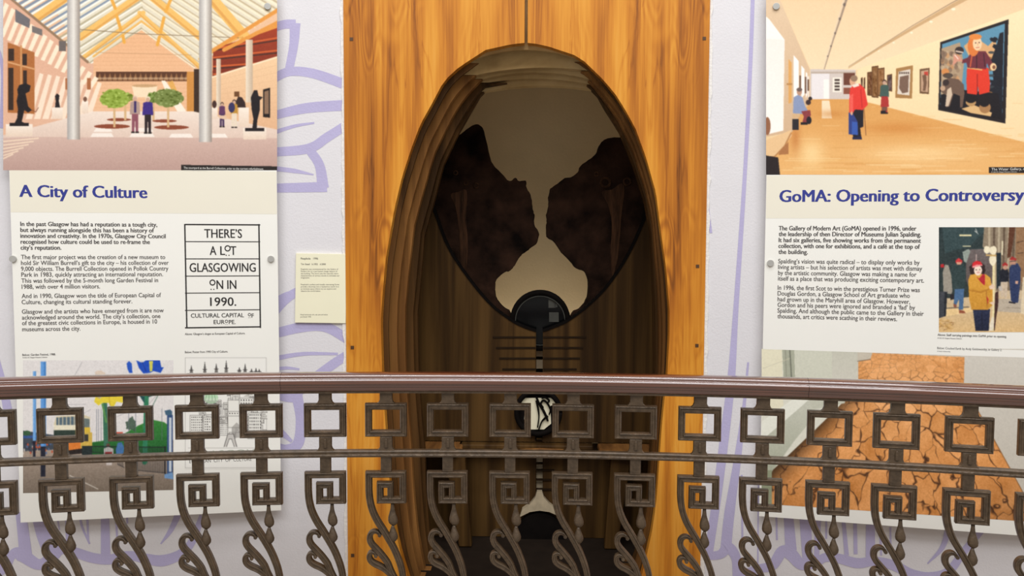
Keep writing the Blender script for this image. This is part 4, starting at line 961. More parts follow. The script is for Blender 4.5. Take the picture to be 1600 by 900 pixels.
def print_staff():
    q = lambda pts: [(1440 + x / 4.094, 340 + y / 4.094) for x, y in pts]
    c = Canvas(1467, 355, 1690, 519, (182, 162, 132))
    P = lambda pts, col, c2=None, al=1: c.poly(q(pts), col, c2, al)
    P([(100, 50), (440, 50), (400, 300), (400, 560), (100, 560)], (44, 58, 60), (52, 60, 58))
    P([(130, 60), (430, 60), (300, 190), (200, 210), (150, 230)], (56, 74, 76)); P([(400, 60), (1000, 60), (1000, 470), (480, 470), (480, 240), (390, 190)], (150, 134, 112), (128, 110, 90))
    for k in range(7): P([(425 + k * 32, 60), (440 + k * 32, 60), (438 + k * 30, 330), (426 + k * 30, 330)], (104, 86, 70) if k % 2 else (184, 168, 142))
    P([(560, 60), (600, 60), (570, 250), (548, 260)], (96, 58, 40)); P([(605, 60), (660, 60), (660, 420), (640, 420), (600, 240)], (150, 114, 82)); c.line(q([(610, 160), (650, 150)]), 1, (70, 50, 40)); c.line(q([(612, 230), (650, 224)]), 1, (70, 50, 40))
    P([(100, 520), (290, 510), (480, 470), (1000, 450), (1000, 740), (100, 740)], (206, 186, 156), (226, 188, 132)); P([(100, 585), (310, 575), (330, 600), (110, 640)], (240, 206, 150)); P([(480, 520), (640, 520), (640, 610), (480, 600)], (190, 176, 156))
    c.line(q([(160, 580), (300, 572)]), 2, (120, 108, 92)); c.line(q([(540, 575), (630, 580)]), 1, (150, 136, 118))
    c.rect(*q([(242, 108)])[0], *q([(320, 118)])[0], (240, 226, 176)); c.rect(*q([(262, 180)])[0], *q([(315, 187)])[0], (220, 210, 170)); c.line(q([(345, 70), (355, 95), (340, 85), (362, 105)]), 1, (190, 190, 184))
    P([(478, 225), (508, 225), (505, 430), (480, 460)], (34, 44, 50)); P([(512, 150), (522, 150), (520, 240), (510, 240)], (226, 214, 180))
    # coats at left
    P([(135, 350), (150, 300), (172, 305), (190, 370), (197, 470), (190, 490), (140, 480)], (158, 150, 136)); P([(180, 490), (205, 490), (212, 520), (185, 528)], (44, 40, 44)); P([(120, 300), (142, 296), (145, 318), (120, 320)], (190, 44, 48))
    P([(186, 330), (205, 295), (255, 290), (282, 320), (278, 420), (270, 460), (200, 462)], (50, 66, 66)); P([(212, 458), (272, 455), (265, 590), (238, 590), (240, 520), (222, 560), (205, 555)], (76, 108, 146)); P([(216, 275), (236, 258), (262, 275), (258, 292), (220, 292)], (206, 60, 62)); P([(222, 285), (256, 285), (252, 300), (226, 300)], (214, 160, 132)); P([(240, 590), (272, 596), (282, 612), (240, 612)], (150, 84, 60)); P([(205, 550), (225, 560), (222, 578), (205, 570)], (140, 84, 66))
    # carried board
    P([(284, 205), (400, 200), (455, 240), (450, 420), (300, 440), (285, 400)], (112, 102, 100), (96, 82, 78)); P([(262, 220), (300, 200), (312, 215), (286, 290), (270, 280)], (150, 160, 150))
    # onlookers at right
    P([(497, 350), (515, 328), (548, 328), (560, 360), (556, 412), (500, 412)], (34, 36, 46)); P([(505, 412), (552, 410), (545, 512), (528, 512), (528, 450), (520, 508), (508, 508)], (206, 186, 162)); P([(516, 300), (534, 285), (552, 300), (550, 312), (518, 312)], (170, 46, 46)); c.ell(1440 + 535 / 4.094, 340 + 320 / 4.094, 3.6, 3.6, (196, 150, 126))
    P([(562, 320), (585, 292), (615, 292), (634, 325), (632, 410), (618, 545), (585, 545), (572, 530), (560, 400)], (48, 60, 96)); P([(560, 268), (582, 250), (606, 268), (602, 300), (566, 300)], (196, 146, 122)); P([(560, 270), (578, 248), (606, 262), (606, 274)], (170, 52, 50)); c.line(q([(566, 280), (602, 278)]), 1, (40, 36, 38)); P([(600, 405), (618, 405), (616, 425), (600, 424)], (214, 166, 140)); P([(490, 440), (512, 436), (516, 466), (496, 470)], (196, 186, 176)); P([(560, 535), (600, 545), (600, 552), (556, 545)], (34, 32, 40)); P([(634, 580), (648, 380), (660, 380), (660, 620), (634, 612)], (226, 208, 176))
    # case and straw
    P([(112, 470), (165, 475), (155, 630), (106, 646)], (66, 68, 74)); P([(148, 478), (165, 475), (156, 630), (142, 634)], (40, 42, 48))
    r_ = np.random.default_rng(2)
    for _ in range(70): x = r_.uniform(104, 205); y = r_.uniform(655, 712); c.line(q([(x, y), (x + r_.uniform(-30, 30), y + r_.uniform(-16, 16))]), .7, r_.choice([(196, 150, 84), (226, 184, 116), (150, 108, 62)]))
    # person in mustard coat with a pole
    c.ell(1440 + 358 / 4.094, 340 + 330 / 4.094, 12.5, 12, (52, 36, 36), 1, .08, 4); P([(328, 590), (438, 585), (430, 725), (345, 725)], (44, 50, 76), (34, 38, 58)); c.line(q([(385, 600), (388, 720)]), 1, (26, 28, 44))
    P([(298, 400), (312, 366), (345, 360), (410, 362), (440, 385), (450, 450), (458, 480), (455, 560), (440, 575), (424, 590), (320, 590), (304, 520)], (224, 164, 66), (206, 146, 54)); c.line(q([(310, 465), (380, 478), (450, 450)]), 3, (190, 130, 46)); c.line(q([(414, 470), (420, 580)]), 1.4, (172, 112, 40)); P([(350, 376), (368, 390), (392, 360), (406, 365), (404, 436), (380, 415)], (184, 40, 52)); P([(415, 500), (428, 520), (424, 560)], (190, 46, 46))
    c.ell(1440 + 361 / 4.094, 340 + 338 / 4.094, 6.2, 8, (250, 226, 206)); P([(322, 318), (326, 290), (350, 275), (378, 282), (390, 302), (350, 314)], (214, 44, 50)); P([(324, 312), (350, 302), (388, 300), (388, 308), (352, 314), (326, 324)], (240, 150, 150)); c.line(q([(349, 276), (350, 236)]), 1, (220, 190, 180))
    for x, y in ((350, 334), (372, 333)): c.ell(1440 + x / 4.094, 340 + y / 4.094, .9, .7, (60, 40, 40))
    c.line(q([(354, 352), (370, 351)]), .9, (190, 80, 80)); c.line(q([(361, 336), (362, 344)]), .6, (214, 176, 150))
    P([(456, 220), (470, 220), (466, 725), (452, 725)], (238, 222, 170))
    for x, y, a, b in ((418, 206, 5, 6), (458, 210, 5.5, 7), (455, 270, 5.6, 9)): c.ell(1440 + x / 4.094, 340 + y / 4.094, a, b, (244, 232, 200), 1, .06, int(x))
    P([(412, 234), (480, 238), (480, 248), (412, 246)], (206, 170, 110)); P([(430, 440), (455, 425), (468, 440), (462, 458), (436, 458)], (236, 206, 180)); P([(432, 545), (460, 535), (470, 548), (455, 560)], (236, 206, 180)); P([(436, 680), (450, 632), (462, 640), (464, 690), (455, 725), (430, 725)], (236, 224, 200)); P([(470, 480), (492, 470), (490, 560), (476, 650), (468, 720), (462, 725)], (70, 44, 40))
    c.blur(2); c.I += c.noise(1.8, 6, 9)[..., None]
    return c


def print_earth():
    c = Canvas(1190, 545, 1680, 790, (208, 202, 190))
    X, Y = c.X, c.Y
    # cracked clay in perspective
    yh = 470.; dz = Y - yh; gz = 9000 / dz; gx = (X - 1410) / dz * 40
    r_ = np.random.default_rng(21)
    wob = lambda f, a, s: a * np.sin(gx * f + 1.7 * np.sin(gz * f * .8 + s)) + a * np.sin(gz * f * 1.3 + s * 2 + np.sin(gx * f))
    ux = gx * .22 + c.noise(9, .10, 1) + c.noise(4, .022, 12); uz = gz * .17 + c.noise(9, .10, 2) + c.noise(4, .022, 13)
    S = {}
    ix = np.floor(ux).astype(int); iz = np.floor(uz).astype(int); d1 = np.full(X.shape, 9.); d2 = d1.copy(); idv = np.zeros(X.shape)
    J = r_.uniform(.0, 1., (97, 97, 2)); Kc = r_.normal(0, 1, (97, 97))
    for a in (-1, 0, 1):
        for b in (-1, 0, 1):
            cx = ix + a; cz = iz + b; j = J[cx % 97, cz % 97]
            d = np.hypot(cx + j[..., 0] - ux, cz + j[..., 1] - uz)
            n = d < d1; d2 = np.where(n, d1, np.minimum(d2, d)); idv = np.where(n, Kc[cx % 97, cz % 97], idv); d1 = np.where(n, d, d1)
    wdt = np.clip(.07 + .045 * c.noise(12, 1, 6), .012, .16); crack = np.clip(1 - (d2 - d1) / (wdt * (1 + .25 * 100 / dz)), 0, 1)
    far = np.clip((Y - 555) / 60, .35, 1)
    base = np.array([224, 152, 86.]) + idv[..., None] * 6 + c.noise(14, 7, 5)[..., None] + c.noise(1.5, 6, 4)[..., None]
    base = base + np.array([16, 22, 26.]) * np.exp(-((X - 1405) / 90) ** 2 - ((Y - 590) / 90) ** 2)[..., None]
    base = base * (1 - .5 * np.clip((Y - 720) / 90, 0, 1) * np.clip((X - 1520) / 140, 0, 1))[..., None]
    sh = np.clip(1.1 - (X - (1313 - (Y - 620) * .92)) / 46, 0, 1) ** 1.5 * (Y > 606)
    base = base * (1 - .62 * sh[..., None]); clay = base * (1 - (crack * far)[..., None] * .9) + (crack * far)[..., None] * .9 * np.array([52, 30, 20.])
    m = np.zeros(X.shape, bool)
    def inside(P):
        mm = np.zeros(X.shape, bool); j = len(P) - 1
        for i in range(len(P)):
            xi, yi = P[i]; xj, yj = P[j]
            if yi != yj: mm ^= ((yi > Y) != (yj > Y)) & (X < (xj - xi) * (Y - yi) / (yj - yi) + xi)
            j = i
        return mm
    c.poly([(1190, 545), (1345, 545), (1345, 600), (1320, 630), (1207, 737), (1200, 790), (1190, 790)], (226, 224, 208))
    c.poly([(1500, 545), (1690, 545), (1690, 790), (1600, 748), (1527, 633), (1505, 600)], (214, 208, 196), (200, 192, 178))
    for P in ([(1340, 566), (1362, 551), (1507, 557), (1506, 602), (1527, 633), (1593, 740), (1622, 792), (1206, 792), (1206, 737), (1318, 626), (1341, 598)],): m |= inside(P)
    c.I[m] = clay[m]
    # sill and window frames on the left
    c.poly([(1190, 545), (1222, 545), (1224, 640), (1190, 640)], (236, 230, 202)); c.poly([(1222, 545), (1241, 545), (1243, 610), (1226, 622)], (176, 178, 158)); c.line([(1234, 545), (1238, 612)], 2, (116, 118, 104)); c.line([(1227, 545), (1230, 620)], 1, (140, 140, 124)); c.line([(1192, 576), (1234, 560)], .8, (210, 204, 178))
    c.poly([(1241, 545), (1300, 545), (1300, 600), (1290, 612), (1246, 640)], (214, 214, 196)); c.poly([(1300, 545), (1341, 545), (1341, 590), (1300, 600)], (204, 202, 186), (216, 212, 198)); c.poly([(1340, 550), (1364, 549), (1360, 560), (1344, 564), (1340, 563)], (206, 196, 178)); c.line([(1340, 564), (1360, 561)], 1.2, (120, 100, 78))
    c.poly([(1190, 660), (1262, 606), (1268, 622), (1200, 690), (1190, 690)], (238, 238, 224)); c.poly([(1190, 690), (1266, 622), (1272, 650), (1240, 690), (1222, 716), (1207, 737), (1198, 760), (1190, 760)], (206, 206, 190), (170, 174, 152)); c.line([(1268, 624), (1322, 612)], 2, (190, 188, 168)); c.poly([(1262, 612), (1324, 600), (1320, 628), (1268, 640)], (200, 200, 182)); c.poly([(1190, 738), (1206, 736), (1206, 792), (1190, 792)], (150, 156, 128))
    c.line([(1527, 633), (1593, 740), (1624, 792)], 1.4, (150, 104, 62))
    c.blur(1); c.I += c.noise(1.6, 3, 8)[..., None]
    return c


def print_poster():
    c = Canvas(288, 557, 418, 733, (243, 241, 234))
    g = (120, 116, 112); k = (70, 66, 64)
    for a, b in (((289.5, 559), (416, 559)), ((416, 559), (416.5, 731)), ((416.5, 731), (289.5, 731)), ((289.5, 731), (289.5, 559)), ((294, 700), (412, 700))): c.line([a, b], .6, (168, 164, 158))
    r_ = np.random.default_rng(6)
    for x, y, h in ((299, 570, 14), (320, 564, 22), (338, 567, 16), (353.5, 562, 22), (374, 573, 10), (383, 567, 18), (393, 575, 10), (400, 574, 11), (405, 576, 8)):
        c.poly([(x - 2.4, y + h), (x - 1.6, y + h * .5), (x, y), (x + 1.6, y + h * .5), (x + 2.4, y + h)], k, al=.85); c.line([(x - 3, y + h * .6), (x + 3, y + h * .6)], 1, k); c.rect(x - 3.2, y + h * .7, x + 3.2, y + h + 16, (150, 146, 140), al=.5)
    def block(x0, y0, x1, y1, sx, sy, dens=.9, fill=None):
        if fill: c.rect(x0, y0, x1, y1, fill)
        for a, b in (((x0, y0), (x1, y0)), ((x1, y0), (x1, y1)), ((x1, y1), (x0, y1)), ((x0, y1), (x0, y0))): c.line([a, b], .7, g)
        for yy in np.arange(y0 + 2, y1 - 1.5, sy):
            for xx in np.arange(x0 + 1.8, x1 - 1, sx):
                if r_.uniform() < dens: c.rect(xx, yy, xx + sx * .5, yy + sy * .55, k, al=r_.uniform(.5, .95))
    for _ in range(80):
        x = r_.uniform(294, 410); y = r_.uniform(594, 676); block(x, y, x + r_.uniform(5, 12), y + r_.uniform(6, 13), 2.2, 2.8, .8, (240, 238, 230))
    c.ell(330, 622, 11, 9, (190, 222, 186)); c.poly([(319, 622), (341, 622), (341, 627), (319, 627)], (206, 226, 200)); block(319, 627, 342, 633, 2.4, 4)
    for t in (-7, -3, 1, 5): c.line([(330 + t, 614.5 + abs(t) * .4), (330 + t * 1.4, 626)], .5, (90, 130, 92))
    block(356, 625, 374, 668, 30, 40, 0, (240, 238, 230)); block(374, 622, 396, 642, 4, 5, .9, (240, 238, 230)); c.poly([(380, 620), (386, 616), (392, 620)], (200, 196, 188)); block(356, 643, 374, 650, 4, 4, 1)
    block(297, 649, 316, 676, 3, 4, 1, (240, 238, 230)); block(318, 652, 331, 678, 3.4, 4, .9, (240, 238, 230)); block(388, 645, 408, 676, 3.2, 5, 1, (240, 238, 230)); block(376, 648, 388, 672, 3, 3.4, 1); block(340, 632, 356, 680, 2.4, 3, 1)
    c.poly([(362, 668), (370, 660), (377, 668), (377, 684), (362, 684)], (150, 146, 140), al=.6)
    c.poly([(350, 698), (354, 684), (356, 678), (364, 678), (366, 684), (371, 698), (367, 698), (363, 686), (357, 686), (354, 698)], (206, 202, 196)); c.line([(350, 698), (356, 678), (365, 678), (370, 698)], .8, k); c.line([(354, 698), (358, 686), (362, 686), (366, 698)], .7, k)
    return c


# ------------------------------------------------------------------ lettering
def glyphs(txt, bold=0.0):
    cu = bpy.data.curves.new('lettering', 'FONT'); cu.body = txt; cu.size = 1; cu.resolution_u = 3; cu.offset = bold; cu.fill_mode = 'FRONT'
    o = bpy.data.objects.new('lettering', cu); COL.objects.link(o)
    dg = bpy.context.evaluated_depsgraph_get(); me = bpy.data.meshes.new_from_object(o.evaluated_get(dg))
    n = len(me.vertices); V = np.zeros(n * 3); me.vertices.foreach_get('co', V); V = V.reshape(-1, 3)[:, :2]
    F = [tuple(p.vertices) for p in me.polygons]
    bpy.data.objects.remove(o); bpy.data.curves.remove(cu); bpy.data.meshes.remove(me)
    return V, F


_capV, _ = glyphs('H'); CAPH = float(np.ptp(_capV[:, 1]))


def put_line(mb, pl, d, txt, x0, x1, yb, cap, bold=0.0):
    """one line of lettering: left end, right end and baseline in the photograph, cap height in pixels"""
    V, F = glyphs(txt)
    if not len(V): return
    u0, z0 = pl.uz(np.array(float(x0)), np.array(float(yb)), d); u1, _ = pl.uz(np.array(float(x1)), np.array(float(yb)), d); _, zt = pl.uz(np.array(float(x0)), np.array(float(yb - cap)), d)
    k = (u1 - u0) / np.ptp(V[:, 0]); kz = (zt - z0) / CAPH
    u = u0 + (V[:, 0] - V[:, 0].min()) * k; z = z0 + V[:, 1] * kz
    for j, s in enumerate((0,) if bold < .01 else (-1, 0, 1)):      # heavier strokes
        mb.add(pl.at(u + s * bold * kz, z, np.full(len(u), d - .00002 * j)), F)


def text_block(name, pl, d, lines, material, parent, bold=0.0):
    if name in ('slogan_text', 'caption_text', 'poster_text', 'title_text', 'body_text'):
        groups = [[l] for l in lines]
    else: groups = [lines]
    for g in groups:
        mb = MB()
        for l in g: put_line(mb, pl, d, *l, bold=bold)
        o = mb.build(name, material, parent, fix=False)
    return o


# ------------------------------------------------------------------ the two text panels
def make_panel(key, xl, xr, label, seam_y, foot, base, bot, ang_px):
    a, _ = wall_hit(np.array(float(ang_px)), np.array(450.)); pl = Plane(float(a), WR - .062)
    (x_top, x_bot) = xl
    ul0, _ = pl.uz(np.array(float(x_top)), np.array(0.)); ul1, _ = pl.uz(np.array(float(x_bot)), np.array(790.)); ul = float(ul0 + ul1) / 2
    ur = float(pl.uz(np.array(float(xr)), np.array(400.))[0])
    zt = float(pl.uz(np.array(float(ang_px)), np.array(-34.))[1])
    zbm = np.mean([float(pl.uz(np.array(float(x)), np.array(float(y)))[1]) for x, y in bot])
    p = empty(base, tuple(pl.at((ul + ur) / 2, zbm, 0.0)), label, 'information panel', rz=-float(a))
    mb = MB(); plate(mb, pl, [(ul, zbm), (ur, zbm), (ur, zt), (ul, zt)], 0, .008); mb.build('panel_board', M_BOARD, p)
    return p, pl, ul, ur, zbm, zt


def band(pl, ul, ur, y0, y1, xc, p):
    z1 = float(pl.uz(np.array(float(xc)), np.array(float(y0)))[1]); z0 = float(pl.uz(np.array(float(xc)), np.array(float(y1)))[1])
    mb = MB(); mb.add(pl.at([ul + .001, ur - .001, ur - .001, ul + .001], [z0, z0, z1, z1], [-.0003] * 4), [(0, 1, 2, 3)]); return mb.build('heading_band', M_BAND, p)


def fixing(pl, px, py, p):
    u, z = pl.uz(np.array(float(px)), np.array(float(py)), -.008); u = float(u); z = float(z); mb = MB()
    r = 5.0 / 1333.6 * 3.7
    g = math.sqrt(WR ** 2 - u * u) - (WR - .062) - .001
    disc(mb, pl, u, z, r, -.008, .0, n=28); disc(mb, pl, u, z, r * .8, 0.0, g, n=20)
    return mb.build('standoff_fixing', M_STEEL, p, bevel=.001)


D1, D2, D3 = -.0005, -.0008, -.0011
PA, pla, ula, ura, zba, zta = make_panel('a', (3, 34), 434, 'white information panel left of the wooden doorway, headed A City of Culture in blue', 0, 0, 'information_panel', [(34, 815), (434, 799)], 218)
band(pla, ula, ura, 265, 333, 218, PA)
text_block('heading_text', pla, D2, [('A City of Culture', 31, 229.5, 307.5, 18.6)], M_BLUE, PA, .034)
T1 = [('In the past Glasgow has had a reputation as a tough city,', 32, 245.5, 353, 6.7), ('but always running alongside this has been a history of', 32, 240.5, 362.3, 6.7), ('innovation and creativity. In the 1970s, Glasgow City Council', 32, 258.7, 371.5, 6.7), ('recognised how culture could be used to re-frame the', 32.4, 234, 380.8, 6.7), ('city\u2019s reputation.', 32.4, 95.7, 390, 6.7)]
text_block('bold_paragraph', pla, D2, T1, M_INKB, PA, .026)
T2 = [('The first major project was the creation of a new museum to', 33, 258, 404.8, 6.7), ('hold Sir William Burrell\u2019s gift to the city \u2013 his collection of over', 33, 263.5, 414, 6.7), ('9,000 objects. The Burrell Collection opened in Pollok Country', 33, 263, 423.2, 6.7), ('Park in 1983, quickly attracting an international reputation.', 33.4, 254.6, 432.3, 6.7), ('This was followed by the 5-month long Garden Festival in', 33.4, 247, 441.8, 6.7), ('1988, with over 4 million visitors.', 34, 156.2, 451.2, 6.7)]
text_block('paragraph', pla, D2, T2, M_INK, PA, .0125)
T3 = [('And in 1990, Glasgow won the title of European Capital of', 34, 251.6, 465.7, 6.7), ('Culture, changing its cultural standing forever.', 34, 206.6, 475.2, 6.7)]
text_block('paragraph', pla, D2, T3, M_INK, PA, .0125)
T4 = [('Glasgow and the artists who have emerged from it are now', 34.4, 255.8, 490.2, 6.7), ('acknowledged around the world. The city\u2019s collection, one', 34.4, 250.6, 499.3, 6.7), ('of the greatest civic collections in Europe, is housed in 10', 34.6, 245.5, 508, 6.7), ('museums across the city.', 34.8, 125.6, 517.6, 6.7)]
text_block('paragraph', pla, D2, T4, M_INK, PA, .0125)
CA = [('Above: Glasgow\u2019s slogan as European Capital of Culture.', 289, 383, 523.5, 3.2), ('Below: Poster from 1990 City of Culture.', 289, 356, 551.8, 3.2), ('Below: Garden Festival, 1988.', 35, 87, 556, 3.2), ('\u00a9 CSG CIC Glasgow Museums Collection', 35.4, 74, 559.6, 1.7)]
text_block('caption_text', pla, D2, CA, M_INK, PA, .0125)
ph_a = print_courtyard().mesh('courtyard_photograph', pla, D1, PA, None)
text_block('photo_caption', pla, D2, [('The courtyard at the Burrell Collection, prior to the current refurbishment.', 287, 412, 263.6, 3.2), ('\u00a9 CSG CIC Glasgow Museums Collection', 287, 324, 267.2, 1.5)], M_CAPW, ph_a)
print_festival().mesh('festival_photograph', pla, D1, PA, (770.5, 765.5))
pst = print_poster().mesh('city_poster', pla, D1, PA, None)
text_block('poster_text', pla, D2, [('EUROPEAN  CITY  OF  CULTURE', 296, 393, 723.6, 5.2)], M_INK, pst)
text_block('poster_title', pla, D2, [('GLASGOW', 300, 408, 714, 9)], M_PALEINK, pst)
# framed slogan
mb = MB()


def bar_px(mb, pl, x0, y0, x1, y1, d):
    u, _ = pl.uz(np.array([x0, x1], float), np.array([(y0 + y1) / 2] * 2), d); _, z = pl.uz(np.array([(x0 + x1) / 2] * 2), np.array([y0, y1], float), d)
    mb.add(pl.at([u[0], u[1], u[1], u[0]], [z[1], z[1], z[0], z[0]], [d] * 4), [(0, 1, 2, 3)])


for yy in (351, 377.6, 404.4, 431.2, 457.6, 484.4, 511.4):
    h = 1.0 if yy in (351, 511.4) else .65
    bar_px(mb, pla, 289, yy - h, 406.6, yy + h, D2)
bar_px(mb, pla, 289.2, 350, 291.4, 512.4, D2 - .00002); bar_px(mb, pla, 404.6, 350, 406.8, 512.4, D2 - .00002)
slog = mb.build('slogan_frame', M_BLACK, PA, fix=False)
SL = [('THERE\u2019S', 319.4, 378, 371.5, 13.6), ('A', 328, 338, 398.3, 13.6), ('L', 344.4, 351.5, 398.3, 13.6), ('T', 360.2, 369, 398.3, 13.6), ('GLASGOWING', 296.5, 399.5, 424.8, 13.6), ('N IN', 338.6, 369.2, 451.5, 13.6), ('1990.', 328.6, 369, 478, 13.2), ('CULTURAL CAPITAL', 298.4, 381, 496.4, 6.4), ('F', 393.2, 396.6, 496.4, 6.4), ('EUR', 334, 351, 506.3, 6.4), ('PE.', 357.6, 368, 506.3, 6.4)]
text_block('slogan_text', pla, D2, SL, M_BLACK, slog, .012)
for cx, cy, r, wd in ((355.6, 388, 4.0, 1.7), (332, 441.4, 3.9, 1.7), (389.8, 491.6, 2.0, .9), (353.8, 502, 2.0, .9)):
    mb = MB(); t = np.linspace(0, 2 * np.pi, 33); xo = np.concatenate([cx + (r + wd / 2) * np.cos(t), cx + (r - wd / 2) * np.cos(t)]); yo = np.concatenate([cy + (r + wd / 2) * np.sin(t), cy + (r - wd / 2) * np.sin(t)])
    mb.add(pla.px(xo, yo, D2), [(i, i + 1, 34 + i, 33 + i) for i in range(32)])
    dy = r + 4.6 if r > 3 else 4.4
    for s in (-1, 1): bar_px(mb, pla, cx + s * r * .55 - wd * .5, cy + dy + (1.4 if r > 3 else 0), cx + s * r * .55 + wd * .5, cy + dy + wd * .9 + (1.4 if r > 3 else 0), D2)
    mb.build('raised_letter', M_BLACK, slog, fix=False)
for q in ((19.5, 404.5), (423, 404.5), (418, 9.5)): fixing(pla, *q, PA)

PB, plb, ulb, urb, zbb, ztb = make_panel('b', (1201, 1189), 1668, 'white information panel right of the wooden doorway, headed GoMA: Opening to Controversy in blue', 0, 0, 'information_panel', [(1189, 806), (1600, 838)], 1430)
band(plb, ulb, urb, 272, 341, 1430, PB)
text_block('heading_text', plb, D2, [('GoMA: Opening to Controversy', 1218.5, 1599.5, 315.5, 18.4)], M_BLUE, PB, .034)
T1 = [('The Gallery of Modern Art (GoMA) opened in 1996, under', 1216.8, 1431.7, 359.8, 6.8), ('the leadership of then Director of Museums Julian Spalding.', 1216.8, 1439.2, 368.8, 6.8), ('It had six galleries, five showing works from the permanent', 1216.8, 1438.8, 378.2, 6.8), ('collection, with one for exhibitions, and a caf\u00e9 at the top of', 1216.4, 1437.2, 387.3, 6.8), ('the building.', 1216.4, 1262, 396.6, 6.8)]
text_block('bold_paragraph', plb, D2, T1, M_INKB, PB, .026)
T2 = [('Spalding\u2019s vision was quite radical \u2013 to display only works by', 1216, 1437, 411.3, 6.8), ('living artists \u2013 but his selection of artists was met with dismay', 1215.8, 1440.8, 420.3, 6.8), ('by the artistic community. Glasgow was making a name for', 1215.8, 1432, 429.4, 6.8), ('itself as a place that was producing exciting contemporary art.', 1215.6, 1443.8, 438.2, 6.8)]
text_block('paragraph', plb, D2, T2, M_INK, PB, .0125)
T3 = [('In 1996, the first Scot to win the prestigious Turner Prize was', 1215.2, 1437.2, 452.6, 6.8), ('Douglas Gordon, a Glasgow School of Art graduate who', 1215, 1421.6, 461.5, 6.8), ('had grown up in the Maryhill area of Glasgow. However,', 1215, 1422, 470.6, 6.8), ('Gordon and his peers were ignored and branded a \u2018fad\u2019 by', 1215, 1429.8, 479.4, 6.8), ('Spalding. And although the public came to the Gallery in their', 1214.8, 1443.4, 488.3, 6.8), ('thousands, art critics were scathing in their reviews.', 1214.8, 1401.6, 497.2, 6.8)]
text_block('paragraph', plb, D2, T3, M_INK, PB, .0125)
CB = [('Above: Staff carrying paintings into GoMA prior to opening.', 1465, 1573, 524.6, 3.4), ('\u00a9 CSG CIC Glasgow Museums Collection', 1465, 1503, 529, 1.7), ('Below: Cracked Earth by Andy Goldsworthy, in Gallery 2.', 1464.4, 1565.5, 545.4, 3.4), ('\u00a9 Andy Goldsworthy', 1464.4, 1485, 549.6, 1.7)]
text_block('caption_text', plb, D2, CB, M_INK, PB, .0125)
gp = print_gallery().mesh('gallery_photograph', plb, D1, PB, None)
text_block('photo_caption', plb, D2, [('The Water Gallery, now Gallery 4, on opening', 1549, 1664, 266.4, 4.0), ('\u00a9 CSG CIC Glasgow Museums Collection', 1549, 1589, 269.6, 1.6)], M_CAPW, gp)
print_staff().mesh('staff_photograph', plb, D1, PB, None)
print_earth().mesh('cracked_earth_photograph', plb, D1, PB, (787, 820))
for q in ((1204, 411), (1213, 9.5)): fixing(plb, *q, PB)
# the white text field lies over the top of the lower photograph
mb = MB(); z0 = float(plb.uz(np.array(1190.), np.array(545.5), D2)[1]); z1 = float(plb.uz(np.array(1190.), np.array(535.), D2)[1])
mb.add(plb.at([ulb + .001, urb - .001, urb - .001, ulb + .001], [z0, z0, z1, z1], [D1 - .0001] * 4), [(0, 1, 2, 3)]); mb.build('text_field', M_BOARD, PB, fix=False)

# small label beside the doorway
a, _ = wall_hit(np.array(501.), np.array(450.)); PLL = Plane(float(a), WR - .012)
LB = empty('wall_label', tuple(PLL.px(np.array(501.), np.array(505.))), 'small cream wall label beside the left edge of the wooden doorway', 'label', rz=-float(a))
mb = MB(); plate_px(mb, PLL, [(460.8, 504.2), (540.2, 505.2), (541.5, 397), (462.4, 395.6)], 0, .0105); mb.build('label_board', M_LABEL, LB, bevel=.001)
text_block('title_text', PLL, -.0004, [('Peephole   1996', 470, 497, 405.4, 3.0), ('Tim Stead   b.1952   d.2000', 470, 509, 414, 2.6)], M_INK, LB, .012)
text_block('body_text', PLL, -.0004, [('Peephole was commissioned for the Gallery of', 470, 528.4, 421.6, 2.2), ('Modern Art as a permanent design feature of', 470, 527, 425, 2.2), ('the building. The work uses the naturally warm', 470, 528.6, 428.4, 2.2), ('characteristics of various woods to stimulate our', 470, 530.6, 431.8, 2.2), ('imagination.', 470, 484, 435, 2.2), ('Peephole\u2019s surface and visually interesting forms', 470, 530, 445.6, 2.2), ('provide a doorway into a mysterious world. It is', 470, 529.4, 449, 2.2), ('an intricate space where we can explore and', 470, 525, 452.4, 2.2), ('observe the world below.', 470, 501, 455.8, 2.2), ('Mixed hardwoods: elm, oak, yew and walnut', 469.4, 512, 492.6, 2.0), ('purchased 1996', 469.4, 486, 496, 2.0)], M_INK, LB)

# ------------------------------------------------------------------ the cast iron balustrade
ZRT = EYE - .4392 * 1.1; ZRB = EYE - .4998 * 1.1
K = .22 / 98.0 / 2.813 * 1.0
DL = .02867; A0 = .0288
BAL = empty('balustrade', (RX, RY + RR, 0), 'dark cast iron balustrade with polished wooden handrail in front of the doorway and panels', 'balustrade')


def arc_sweep(mb, sec, a0, a1, n):
    """closed section of (outward offset, z) swept along the rail circle"""
    S = np.array(sec, float); k = len(S); A = np.linspace(a0, a1, n + 1)
    V = np.concatenate([np.stack([RX + (RR + S[:, 0]) * math.sin(t), RY + (RR + S[:, 0]) * math.cos(t), S[:, 1]], 1) for t in A]); F = []
    for i in range(n):
        for j in range(k): F.append((i * k + j, i * k + (j + 1) % k, (i + 1) * k + (j + 1) % k, (i + 1) * k + j))
    V = np.concatenate([V, V[:k], V[n * k:n * k + k]]); b_ = (n + 1) * k      # ends with edges of their own
    F.append(tuple(range(b_, b_ + k))); F.append(tuple(range(b_ + k, b_ + 2 * k))[::-1])
    mb.add(V, F)


